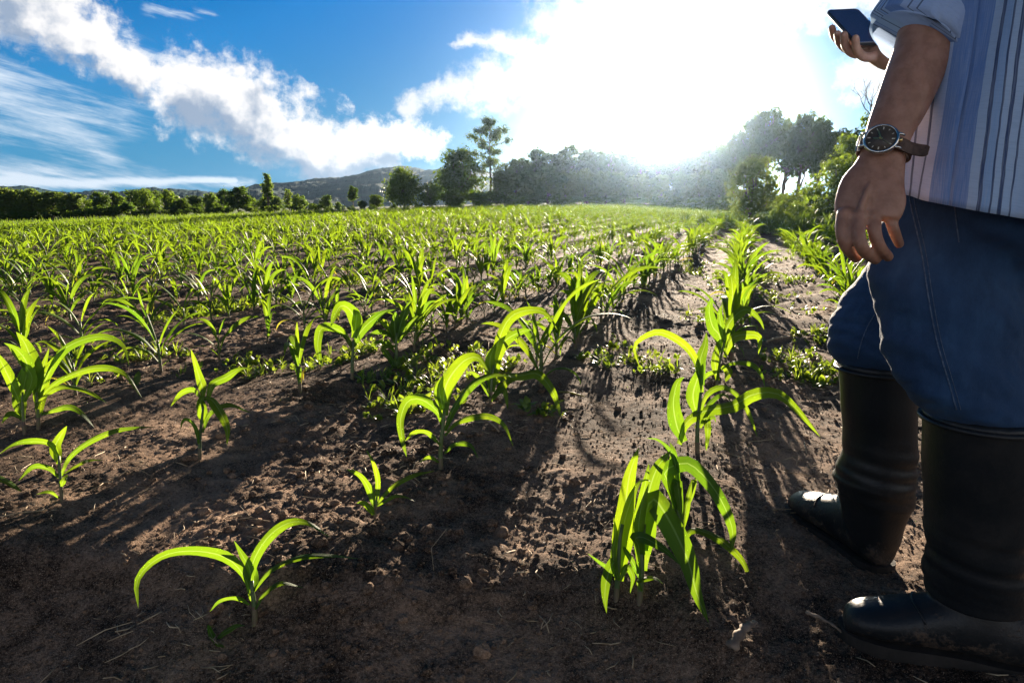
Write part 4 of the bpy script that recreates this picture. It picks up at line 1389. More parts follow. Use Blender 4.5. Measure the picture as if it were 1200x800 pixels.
def path_rings(pts, hw, ratios):
    """rings square to a path, the wide way facing the lens; hw in metres"""
    p = np.array([np.array(q) for q in pts]); T = np.gradient(p, axis=0); T /= np.linalg.norm(T, axis=1)[:, None]
    v = p - np.array([0, 0, CAM_H]); v /= np.linalg.norm(v, axis=1)[:, None]
    s = np.cross(T, v); s /= np.linalg.norm(s, axis=1)[:, None]
    d = np.cross(s, T)
    return [(p[i], s[i] * hw[i], d[i] * hw[i] * ratios[i]) for i in range(len(p))]


def chain(pts, rads, k=12):
    """tapered finger: densely ringed tube with a rounded tip"""
    p = catmull([np.array(q) for q in pts], k); r = catmull(np.array(rads)[:, None], k)[:, 0]
    d = p[-1] - p[-2]; d /= np.linalg.norm(d)
    tip = [p[-1] + d * r[-1] * f for f in (0.45, 0.8, 0.97)]
    return tube(list(p) + tip, list(r) + [r[-1] * .87, r[-1] * .56, r[-1] * .2], 14)


def build_person():
    root = bpy.data.objects.new('person', None); COL.objects.link(root)
    root.location = (0.79, 1.2, 0); root.empty_display_size = .1
    tag(root, 'person in striped shirt, blue jeans and black rubber boots looking at a phone', 'person')
    inv = Vector((0.79, 1.2, 0))

    def fin(name, me, parent=None):
        me.transform(Matrix.Translation(-inv))
        return link(name, me, parent or root)
    # ---- body: one continuous skin, clothes go over it
    mb = MB()
    mb.add(*rings(densify([body_ring(.80, .10, .08), body_ring(.88, .155, .10), body_ring(1.0, .15, .095), body_ring(1.15, .15, .10), body_ring(1.25, .15, .095),
                           body_ring(1.32, .11, .08), body_ring(1.385, .068, .06, (.01, 0)), body_ring(1.43, .056, .056, (.025, 0)), body_ring(1.49, .056, .058, (.04, 0))]), 28))
    hc = TC + FWD * 0.055 + Vector((0, 0, 1.555))
    hm = Matrix((FWD, LEFT, UPV)).transposed() @ Matrix.Rotation(R(24), 3, 'Y')     # chin down towards the phone
    H = lambda a, b, c: hc + hm @ Vector((a, b, c))
    mb.add(*ellipsoid(H(-.012, 0, .035), (.098, .076, .095), hm))
    mb.add(*ellipsoid(H(.028, 0, -.035), (.066, .060, .082), hm))
    mb.add(*ellipsoid(H(.068, 0, -.085), (.024, .028, .022), hm))
    mb.add(*chain([H(.083, 0, .012), H(.098, 0, -.010), H(.110, 0, -.028)], [.008, .011, .014], 6))
    mb.add(*ellipsoid(H(.096, .010, -.032), (.012, .009, .008), hm)); mb.add(*ellipsoid(H(.096, -.010, -.032), (.012, .009, .008), hm))
    mb.add(*ellipsoid(H(.084, 0, -.056), (.012, .024, .006), hm)); mb.add(*ellipsoid(H(.082, 0, -.067), (.012, .021, .007), hm))
    for s in (-1, 1):
        mb.add(*ellipsoid(H(-.004, s * .077, -.005), (.020, .009, .032), hm))
        mb.add(*ellipsoid(H(.080, s * .032, .028), (.014, .020, .007), hm))
        mb.add(*ellipsoid(H(.060, s * .040, -.022), (.024, .020, .022), hm))
    # legs and feet inside the clothes
    hipL, hipR = P(1142, 225, 1.075), TC - LEFT * .07 + Vector((0, 0, .80))
    kneeL, kneeR = P(1124, 440, 1.045), P(1036, 398, 1.36)
    ankL, ankR = Vector((.79, 1.035, .10)), Vector((.772, 1.40, .10))
    mb.add(*tube(catmull([hipL, kneeL, ankL], 9), [.062, .06, .058, .053, .048, .046, .042, .034, .032], 14))
    mb.add(*tube(catmull([hipR, P(1118, 262, 1.29), P(1064, 335, 1.345), kneeR, ankR], 9), [.062, .06, .058, .053, .048, .048, .042, .034, .032], 14))
    dL, dR = Vector((-.926, .378, 0)), Vector((-.205, .979, 0))
    mb.add(*chain([ankL + Vector((0, 0, -.03)), ankL + dL * .08 + Vector((0, 0, -.055)), ankL + dL * .13 + Vector((0, 0, -.068))], [.032, .028, .020], 6))
    mb.add(*chain([ankR + Vector((0, 0, -.03)), ankR + dR * .10 + Vector((0, 0, -.055)), ankR + dR * .16 + Vector((0, 0, -.068))], [.032, .028, .020], 6))
    # near arm, hanging
    px = lambda d: d * .92 / FPX
    shL = TC + LEFT * .150 + Vector((0, 0, 1.268))
    arm = [(1098, -8, .955), (1090, 30, .945), (1081, 62, .94), (1068, 95, .935), (1054, 128, .93), (1043, 152, .925), (1036, 176, .92), (1031, 196, .918), (1023, 214, .915), (1020, 232, .912), (1018, 246, .910), (1017, 257, .908)]
    hw = [33, 33.5, 32.5, 31, 28.5, 25.5, 24, 27, 33.5, 37, 36.5, 33]
    rt = [.95, .92, .9, .86, .82, .76, .70, .55, .44, .38, .34, .30]
    pr = path_rings([P(*a) for a in arm], [px(h) for h in hw], rt)
    mb.add(*rings(densify(pr, 3), 28))
    el = P(1100, -12, .957)
    mb.add(*tube(catmull([shL, (shL + el) / 2 + Vector((0, 0, .005)), el], 7), [.055, .05, .047, .044, .042, .041, .042], 18))
    f = [([(990, 246, .914), (987, 268, .907), (991, 287, .907), (1003, 302, .928)], [10.6, 10.4, 9.8, 8.2]),
         ([(1007, 250, .908), (1006, 273, .893), (1012, 293, .894), (1026, 304, .926)], [10.4, 10.2, 9.6, 8.0]),
         ([(1025, 250, .907), (1025, 272, .895), (1031, 289, .900), (1041, 301, .926)], [10.0, 9.6, 9.0, 7.6]),
         ([(1043, 244, .909), (1045, 261, .899), (1049, 274, .904), (1054, 286, .928)], [9.0, 8.4, 8.0, 6.8])]
    for pts, rd in f:
        mb.add(*chain([P(*q) for q in pts], [px(q) * .79 for q in rd], 14))
    for (kx, ky, kd) in ((990, 252, .905), (1007, 254, .898), (1024, 254, .897), (1041, 249, .901)):
        mb.add(*ellipsoid(P(kx, ky, kd + .004), (.0105, .009, .0105)))
    for kx, ky in ((1008, 248), (1024, 248), (1040, 243)):      # tendons over the back of the hand
        mb.add(*chain([P(1028 + (kx - 1017) * .25, 205, .9060), P((kx + 1022) / 2, 226, .8970), P(kx, ky, .9000)], [.0028, .0036, .0046], 10))
    mb.add(*chain([P(1012, 208, .93), P(994, 232, .945), P(990, 256, .955), P(996, 276, .955)], [px(13), px(12), px(10.5), px(9)], 12))
    # far arm, bent, holding the phone
    shR = TC - LEFT * .150 + Vector((0, 0, 1.268)); elR = Vector((.935, 1.29, 1.03)); wr = P(1056, 67, 1.40)
    mb.add(*tube(catmull([shR, (shR + elR) / 2, elR], 7), [.055, .05, .047, .044, .042, .041, .040], 18))
    mb.add(*tube(catmull([elR, (elR + wr) / 2, wr], 7), [.041, .043, .042, .038, .033, .029, .027], 18))
    mb.add(*chain([wr, P(1042, 66, 1.425), P(1030, 62, 1.45), P(1018, 56, 1.475)], [.027, .029, .028, .022], 10))
    mb.add(*chain([wr, P(1046, 58, 1.44), P(1034, 50, 1.475), P(1020, 44, 1.495)], [.022, .024, .024, .020], 10))
    R4 = [([(1028, 66, 1.43), (1013, 67, 1.43), (1004, 58, 1.418), (1002.5, 45, 1.405)], [.0105, .0092, .0086, .0078]),
          ([(1022, 62, 1.455), (1001, 63, 1.455), (991, 54, 1.447), (989, 41, 1.432)], [.011, .0096, .0090, .0080]),
          ([(1015, 56, 1.475), (994, 58, 1.480), (984.5, 50, 1.475), (981.5, 40, 1.458)], [.011, .0096, .0090, .0080]),
          ([(1010, 48, 1.495), (988, 50, 1.505), (978, 43, 1.502), (975, 33, 1.490)], [.010, .009, .0085, .0076])]
    for pts, rd in R4:
        mb.add(*chain([P(*q) for q in pts], rd, 14))
    mb.add(*chain([P(1048, 60, 1.42), P(1050, 46, 1.435), P(1041, 35, 1.44), P(1027, 28, 1.452)], [.014, .0125, .0105, .009], 12))
    fin('body', remesh(mb, 'body', 0.0022, [M['skin']], 4, .5))
    for s in (-1, 1):
        fin('eye', MB().add(*ellipsoid(H(.074, s * .032, .013), (.013, .013, .011), hm, 12, 8)).mesh('eye', [M['eye']]))
    V, F = ellipsoid(H(-.02, 0, .045), (.104, .086, .100), hm, 48, 32)
    V2 = []
    for v in V:
        q = hm.transposed() @ (Vector(v) - hc)
        n = float(fbm(np.array([q.y * 60]), np.array([q.x * 60 + q.z * 40]), 3, 91)[0])
        k = 1 + .05 * n
        if q.z < -.025 + .42 * q.x or q.x > .062 - .25 * max(0, q.z - .06) and q.z < .085: k *= .80
        V2.append(tuple(H(q.x * k, q.y * k, q.z * k)))
    fin('hair', MB().add(V2, F).mesh('hair', [M['hair']]))
    # ---- jeans
    mb = MB()
    L = [(200, 1052, 1262, 1.05), (228, 1052, 1252, 1.05), (250, 1048, 1230, 1.05), (275, 1039, 1212, 1.05), (300, 1030, 1200, 1.05), (330, 1028, 1192, 1.05), (370, 1034, 1188, 1.045), (400, 1040, 1188, 1.04),
         (425, 1046, 1190, 1.036), (449, 1056, 1197, 1.032), (468, 1070, 1206, 1.03), (482, 1084, 1210, 1.032), (494, 1096, 1202, 1.036), (540, 1098, 1196, 1.06)]
    mb.add(*rings(densify([pxring(*a, .86) for a in L], 4), 40))
    Rr = [(215, 1130, 1280, 1.25), (250, 1060, 1180, 1.27), (285, 1032, 1150, 1.30), (309, 1021, 1140, 1.32), (342, 1003, 1118, 1.35), (358, 988, 1108, 1.355), (377, 977.5, 1096, 1.36), (402, 975.5, 1086, 1.36),
          (416, 979, 1078, 1.36), (426, 987, 1074, 1.362), (434, 993, 1068, 1.365), (480, 995, 1066, 1.38)]
    mb.add(*rings(densify([pxring(*a, .95) for a in Rr], 4), 40))
    mb.add(*rings(densify([body_ring(.62, .07, .07), body_ring(.68, .15, .11), body_ring(.76, .178, .128), body_ring(.85, .178, .122), body_ring(.96, .168, .11), body_ring(1.0, .165, .108)]), 32))
    me = remesh(mb, 'jeans', 0.0055, [M['denim']], 8, .5)
    co = np.empty(len(me.vertices) * 3); me.vertices.foreach_get('co', co); co = co.reshape(-1, 3)
    nr = np.empty(len(me.vertices) * 3); me.vertex_normals.foreach_get('vector', nr); nr = nr.reshape(-1, 3)
    # creases: bunching round the knees, drag lines over the thigh
    fold = .0105 * perlin(co[:, 0] * 6 + co[:, 2] * 16, co[:, 1] * 7 - co[:, 2] * 9, 31) + .0075 * (np.abs(perlin(co[:, 0] * 13 + 5, co[:, 2] * 30 + co[:, 0] * 22 + co[:, 1] * 10, 33)) - .3) * sstep(.66 - co[:, 2], 0, .14) + .0050 * (np.abs(perlin(co[:, 2] * 17 - co[:, 0] * 20, co[:, 1] * 12, 39)) - .3) * sstep(co[:, 2], .55, .7) \
        + .0016 * fbm(co[:, 0] * 70, co[:, 2] * 70 + co[:, 1] * 30, 2, 35)
    me.vertices.foreach_set('co', (co + nr * fold[:, None]).reshape(-1)); me.update()
    bvh = BVHTree.FromPolygons([v.co[:] for v in me.vertices], [tuple(p.vertices) for p in me.polygons])
    fin('jeans', me)
    jeans = root.children[-1]

    def on_cloth(path, rad, name, tree, parent, mat, n=60, lift=.0008):
        C = catmull(path, n); pts = []
        for q in C:
            o, d = Vector((0, 0, CAM_H)), pix_dir(q[0], q[1])
            h = tree.ray_cast(o, d)
            if h[0] is not None: pts.append(h[0] - d * lift)
        if len(pts) > 3:
            V, F, U = tube(pts, rad, 5)
            fin(name, MB().add(V, F, U).mesh(name, [mat]), parent)
    on_cloth([(1064, 214), (1068, 244), (1080, 296), (1088, 348), (1098, 400), (1112, 448), (1121, 480)], .0011, 'side_seam', bvh, jeans, M['thread'])
    on_cloth([(1069, 214), (1073, 244), (1085, 296), (1093, 348), (1103, 400), (1117, 448), (1126, 480)], .0006, 'side_seam', bvh, jeans, M['thread'])
    on_cloth([(1116, 222), (1119, 245), (1122, 270), (1124, 284)], .0009, 'pocket_seam', bvh, jeans, M['thread'], 24)
    on_cloth([(1025, 368), (1016, 384), (1009, 402), (1005, 420)], .0010, 'knee_seam', bvh, jeans, M['thread'], 24)
    # ---- boots
    def boot(shaft, ank, d, reach, name_label):
        mb = MB()
        mb.add(*rings(densify([pxring(*a, 1.0) for a in shaft], 4), 36))
        sd = Vector((-d.y, d.x, 0))
        z0 = lz(ank.x, ank.y) - .004
        sec = [(-.088, .020, .075), (-.078, .034, .09), (-.04, .042, .105), (.0, .043, .125), (.045, .043, .108), (.09, .046, .088), (.13, .049, .072), (.165, .046, .060), (.19, .038, .050), (.205, .024, .036)]
        k = reach / .205
        rr = []
        for s, w, h in sec:
            c = Vector((ank.x, ank.y, z0 + .012 + h / 2)) + d * (s * k if s > 0 else s)
            rr.append((c, sd * w, Vector((0, 0, h / 2))))
        mb.add(*rings(densify(rr, 3), 28))
        me = remesh(mb, 'boot', .0042, [M['rubber']], 7, .5)
        co = np.empty(len(me.vertices) * 3); me.vertices.foreach_get('co', co); co = co.reshape(-1, 3)
        nr = np.empty(len(me.vertices) * 3); me.vertex_normals.foreach_get('vector', nr); nr = nr.reshape(-1, 3)
        zz = co[:, 2]
        crease = .0060 * perlin(zz * 42 + co[:, 0] * 6, co[:, 1] * 7 + 3, 37) * np.exp(-((zz - .19) / .07) ** 2) + .0034 * perlin(zz * 9, co[:, 0] * 9 + co[:, 1] * 8, 38)
        me.vertices.foreach_set('co', (co + nr * crease[:, None]).reshape(-1)); me.update()
        tree = BVHTree.FromPolygons([v.co[:] for v in me.vertices], [tuple(p.vertices) for p in me.polygons])
        b = fin('boot', me)
        b['label'] = name_label
        # thick turned band round the top
        py0, l0, r0, D0 = shaft[1]
        c0, ax0, ay0 = pxring(py0 + 3, l0 - 1.5, r0 + 1.5, D0)
        loop = [c0 + ax0 * math.cos(a) + ay0 * math.sin(a) for a in np.linspace(0, 2 * math.pi, 49)]
        V, F, U = tube(loop, .0042, 8, False, 1.0, (0, 0, 1)); fin('top_band', MB().add(V, F, U).mesh('top_band', [M['rubber']]), b)
        # ribbed sole and heel
        sm = MB(); out = []
        prof = [(-.094, .0), (-.088, .026), (-.06, .040), (-.01, .042), (.03, .040), (.09, .047), (.13, .052), (.165, .049), (.192, .040), (.208, .024), (.214, 0)]
        side = [(s, w) for s, w in prof] + [(s, -w) for s, w in prof[-2:0:-1]]
        o2 = catmull([(s * (k if s > 0 else 1), w, 0) for s, w in side + [side[0]]], 72)[:-1]
        V = [tuple(Vector((ank.x, ank.y, z0 + zz_)) + d * float(q[0]) + sd * float(q[1])) for zz_ in (-.006, .020) for q in o2]
        n = len(o2)
        F = [(i, (i + 1) % n, n + (i + 1) % n, n + i) for i in range(n)] + [tuple(range(n - 1, -1, -1)), tuple(range(n, 2 * n))]
        sm.add(V, F)
        fin('sole', sm.mesh('sole', [M['rubber_sole']], False), b)
        # moulded seam over the toes
        pts = []
        for a in np.linspace(-1, 1, 30):
            o = Vector((ank.x, ank.y, z0 + .15)) + d * (.105 * k - .02 * a * a) + sd * (.046 * a)
            h = tree.ray_cast(o, Vector((0, 0, -1)))
            if h[0] is not None and h[0].z < z0 + .118: pts.append(h[0] + Vector((0, 0, .0008)))
        if len(pts) > 4:
            V, F, U = tube(pts, .0019, 6); fin('toe_seam', MB().add(V, F, U).mesh('toe_seam', [M['rubber']]), b)
        return tree, b
    bl = [(484, 1090, 1211, 1.034), (489, 1089, 1212, 1.036), (520, 1089, 1208, 1.05), (560, 1089, 1203, 1.07), (600, 1090, 1198, 1.09), (640, 1091, 1195, 1.115), (668, 1090, 1197, 1.135), (700, 1091, 1196, 1.15)]
    t1, b1 = boot(bl, Vector((.79, 1.035, 0)), dL, .205, 'black rubber boot turned outward, its toe in the dark')
    br = [(424, 986, 1070, 1.358), (429, 985, 1071, 1.36), (475, 988, 1070, 1.385), (507, 992, 1070, 1.405), (535, 990, 1070, 1.42), (552, 984, 1069, 1.435), (563, 979, 1067, 1.44), (574, 984, 1069, 1.45), (592, 988, 1063, 1.462), (612, 992, 1056, 1.475), (632, 996, 1051, 1.485)]
    t2, b2 = boot(br, Vector((.772, 1.41, 0)), dR, .225, 'black rubber boot stepping forward with a bright edge')
    # ---- shirt
    mb = MB()
    spec = [(.735, .226, .166), (.80, .224, .164), (.90, .222, .160), (1.0, .220, .156), (1.10, .222, .154), (1.20, .222, .148), (1.28, .214, .140), (1.338, .185, .122), (1.378, .115, .09), (1.405, .074, .072)]
    zs = np.linspace(0, 1, 74); sp_ = catmull(spec, 74); nn = 160
    V, U = [], []
    for i, (z, lat, dep) in enumerate(sp_):
        for j in range(nn + 1):
            a = 2 * math.pi * j / nn
            dirv = LEFT * math.cos(a) + FWD * math.sin(a)
            low = 1 - sstep(z, .74, .95)
            zz = z + low * (.036 * math.sin(a) + .014)       # tails hang lower behind
            wr_ = .011 * float(perlin(np.array([3 * math.cos(a) + 2.0 * math.sin(a)]), np.array([z * 3.0 + math.sin(a) * 2]), 41)[0]) + .0045 * float(perlin(np.array([5.1 * math.cos(a) + z * 4]), np.array([z * 9 + 5.1 * math.sin(a)]), 43)[0])
            drape = low * .005 * math.sin(a * 3 + 1.0)
            k = (lat * .5 + dep * .5); q = TC + LEFT * (lat * math.cos(a)) + FWD * (dep * math.sin(a)) + dirv * (wr_ + drape) + Vector((0, 0, zz))
            V.append(tuple(q)); U.append((j / nn, z))
    F = [(i * (nn + 1) + j, i * (nn + 1) + j + 1, (i + 1) * (nn + 1) + j + 1, (i + 1) * (nn + 1) + j) for i in range(73) for j in range(nn)]
    tree = BVHTree.FromPolygons([tuple(v) for v in V], F)

    def front_u(pxx):
        h = tree.ray_cast(Vector((0, 0, CAM_H)), pix_dir(pxx, 190))
        if h[0] is None: return None
        rel = h[0] - TC
        return math.atan2(rel.dot(FWD) / .162, rel.dot(LEFT) / .223) / (2 * math.pi)
    known = sorted((front_u(a_), k_) for a_, k_ in [(1193, 'd'), (1190, 'l'), (1179, 'd'), (1176, 'l'), (1168, 'd'), (1165, 'm'), (1155, 'd'), (1152, 'l'), (1140, 'b'), (1097, 'p'), (1087, 'd'), (1084.5, 'p'), (1074, 'd'), (1071.5, 'p')] if front_u(a_) is not None)
    print('stripes', known)
    ue = [(0.0, 'l'), (.04, 'd'), (.047, 'l'), (.09, 'b'), (.17, 'l')]
    for u_, k_ in known:
        u_ = u_ * 2.0 + .5
        if u_ > ue[-1][0] + .0005 and u_ < .97: ue.append((u_, k_))
        else: print('skipped', u_, k_)
    ue.append((min(.985, ue[-1][0] + .02), 'p'))
    M['shirt'] = shirt_material(ue)
    mb.add(V, F, U)

    def sleeve(pts, hws, seed, ratio, u0):
        pr = densify(path_rings(pts, hws, ratio), 6); n2 = 64
        V, U = [], []
        for i, (c, ax, ay) in enumerate(pr):
            for j in range(n2 + 1):
                a = 2 * math.pi * j / n2
                w = 1 + .07 * float(perlin(np.array([math.cos(a) * 1.4 + seed]), np.array([i * .11 + math.sin(a) * 1.4]), 45)[0]) + .05 * float(perlin(np.array([math.cos(a) * 2.2]), np.array([i * .25 + math.sin(a) * 2.2]), 46)[0])
                V.append(tuple(np.array(c) + np.array(ax) * math.cos(a) * w + np.array(ay) * math.sin(a) * w)); U.append((j / n2 * .75 + u0, i * .02))
        k = len(pr)
        mb.add(V, [(i * (n2 + 1) + j, i * (n2 + 1) + j + 1, (i + 1) * (n2 + 1) + j + 1, (i + 1) * (n2 + 1) + j) for i in range(k - 1) for j in range(n2)], U)
    s0 = [TC + LEFT * .145 + Vector((0, 0, 1.30)), P(1190, -210, .89), P(1158, -90, .93), P(1119, -8, .950), P(1096, 22, .952), P(1079, 44, .952)]
    sleeve(s0, [.078, .080, .076, .070, .064, .060], 1.0, [1, 1, .98, .95, .92, .9], .05)
    s1 = [TC - LEFT * .145 + Vector((0, 0, 1.30)), (shR + elR) / 2 + Vector((0, 0, .06)), elR + Vector((.004, 0, .05)), elR + Vector((-.03, .02, .012))]
    sleeve(s1, [.078, .076, .068, .062], 4.0, [1, 1, 1, 1], .4)
    sh = fin('shirt', mb.mesh('shirt', [M['shirt']]))
    md = sh.modifiers.new('cloth', 'SOLIDIFY'); md.thickness = .0022; md.offset = 0
    # turned up cuff of the near sleeve
    mb = MB()
    T = (P(1079, 44, .952) - P(1096, 22, .952)).normalized()
    e0 = P(1078, 46, .952)
    pr = path_rings([e0 - T * .034, e0 - T * .02, e0 - T * .004, e0 + T * .006, e0 + T * .010, e0 + T * .004, e0 - T * .012], [.066, .068, .0675, .0665, .0625, .0605, .060], [.92] * 7)
    n2 = 72; V, U = [], []
    for i, (c, ax, ay) in enumerate(pr):
        for j in range(n2 + 1):
            a = 2 * math.pi * j / n2
            w = 1 + .06 * float(perlin(np.array([math.cos(a) * 2.4]), np.array([math.sin(a) * 2.4 + i * .1]), 48)[0])
            # the cuff flares away from the forearm at the front
            fl = 1 + .10 * max(0, -math.cos(a)) ** 2
            V.append(tuple(np.array(c) + (np.array(ax) * math.cos(a) * fl + np.array(ay) * math.sin(a)) * w)); U.append((j / n2 * .75 + .05, i * .01))
    mb.add(V, [(i * (n2 + 1) + j, i * (n2 + 1) + j + 1, (i + 1) * (n2 + 1) + j + 1, (i + 1) * (n2 + 1) + j) for i in range(6) for j in range(n2)], U)
    cf = fin('cuff', mb.mesh('cuff', [M['shirt']]), sh)
    # folded collar
    mb = MB(); pr = [body_ring(1.385, .082, .078, (.01, 0)), body_ring(1.425, .070, .070, (.02, 0)), body_ring(1.43, .076, .076, (.02, 0)), body_ring(1.395, .094, .088, (.012, 0))]
    mb.add(*rings(densify(pr, 3), 40, False)); fin('collar', mb.mesh('collar', [M['shirt']]), sh)
    return root


build_person()


# ------------------------------------------------------------------ phone and watch
M['phone_shell'] = simple_material('phone_shell', (0.012, 0.013, 0.016), (0.018, 0.019, 0.022), 8, 0.35, 0.5, 0.05, .001)
M['phone_glass'] = simple_material('phone_screen_glass', (0.024, 0.030, 0.070), (0.028, 0.034, 0.078), 5, 0.22, 0.6, 0.02, .0005)  # blue base colour carries the sky's reflection in the glass


def build_phone():
    TL, TR, BR, BL = Vector((.695, 1.627, 1.170)), Vector((.769, 1.636, 1.175)), Vector((.789, 1.520, 1.081)), Vector((.715, 1.512, 1.076))
    c = (TL + TR + BR + BL) / 4
    ly = ((TL + TR) - (BL + BR)).normalized(); lx = (TR - TL); lx = (lx - ly * lx.dot(ly)).normalized(); n = lx.cross(ly)
    mat = Matrix((lx, ly, n)).transposed().to_4x4(); mat.translation = c
    root = bpy.data.objects.new('phone', None); COL.objects.link(root); root.matrix_world = mat; root.empty_display_size = .03
    tag(root, 'dark smartphone tilted up in the raised hand against the bright cloud', 'phone')

    def slab(w, h, r, z0, z1, bev, name, m, hole=None):
        def outline(ww, hh, rr):
            o = []
            for cx, cy, a0 in ((ww / 2 - rr, hh / 2 - rr, 0), (-ww / 2 + rr, hh / 2 - rr, 90), (-ww / 2 + rr, -hh / 2 + rr, 180), (ww / 2 - rr, -hh / 2 + rr, 270)):
                for k in range(9):
                    a = R(a0 + 90 * k / 8); o.append((cx + rr * math.cos(a), cy + rr * math.sin(a)))
            return o
        V = []
        for z, ins in ((z0, bev), (z0 + bev, 0), (z1 - bev, 0), (z1, bev)):
            V += [(x, y, z) for x, y in outline(w - 2 * ins, h - 2 * ins, r - ins)]
        k = 36
        F = [(i * k + j, i * k + (j + 1) % k, (i + 1) * k + (j + 1) % k, (i + 1) * k + j) for i in range(3) for j in range(k)] + [tuple(range(k - 1, -1, -1)), tuple(range(3 * k, 4 * k))]
        return link(name, MB().add(V, F).mesh(name, [m], False), root)
    slab(.074, .150, .010, -.0042, .0040, .0016, 'shell', M['phone_shell'])
    slab(.0705, .1465, .0085, .0036, .0046, .0003, 'screen', M['phone_glass'])
    b = MB()
    for y, h in ((.030, .010), (.012, .018)):
        V = [(sx * .0004 + .0372, y + sy * h / 2, sz * .0011) for sx in (-1, 1) for sy in (-1, 1) for sz in (-1, 1)]
        b.add(V, [(0, 1, 3, 2), (4, 6, 7, 5), (0, 4, 5, 1), (2, 3, 7, 6), (0, 2, 6, 4), (1, 5, 7, 3)])
        link('side_button', b.mesh('side_button', [M['phone_shell']], False), root); b = MB()
    V, F = ellipsoid((.022, .058, -.0046), (.0085, .0085, .0016)); link('camera_lens', MB().add(V, F).mesh('camera_lens', [M['phone_glass']]), root)


build_phone()


def metal(name, c, rough):
    m, t, out = material(name)
    b = principled(t, (*c, 1), rough, 0.5); b.inputs['Metallic'].default_value = 1.0
    n = t.noise(t.new('ShaderNodeTexCoord').outputs['Object'], 300.0, 3.0)
    t.l.new(t.math('ADD', rough * .7, t.math('MULTIPLY', n, rough * .6)), b.inputs['Roughness'])
    t.l.new(b.outputs[0], out.inputs[0]); return m


M['steel'] = metal('watch_steel', (.62, .60, .56), .25)
M['gold'] = metal('watch_gold', (.80, .58, .24), .3)
M['dial'] = simple_material('watch_dial', (0.050, 0.038, 0.028), (0.070, 0.054, 0.040), 300, 0.45, 0.4, 0.05, .0003)
M['marks'] = simple_material('watch_marks', (0.55, 0.50, 0.40), (0.62, 0.57, 0.46), 100, 0.5)
M['strap'] = simple_material('leather_strap', (0.045, 0.024, 0.016), (0.090, 0.050, 0.034), 160, 0.6, 0.4, 0.4, .001)


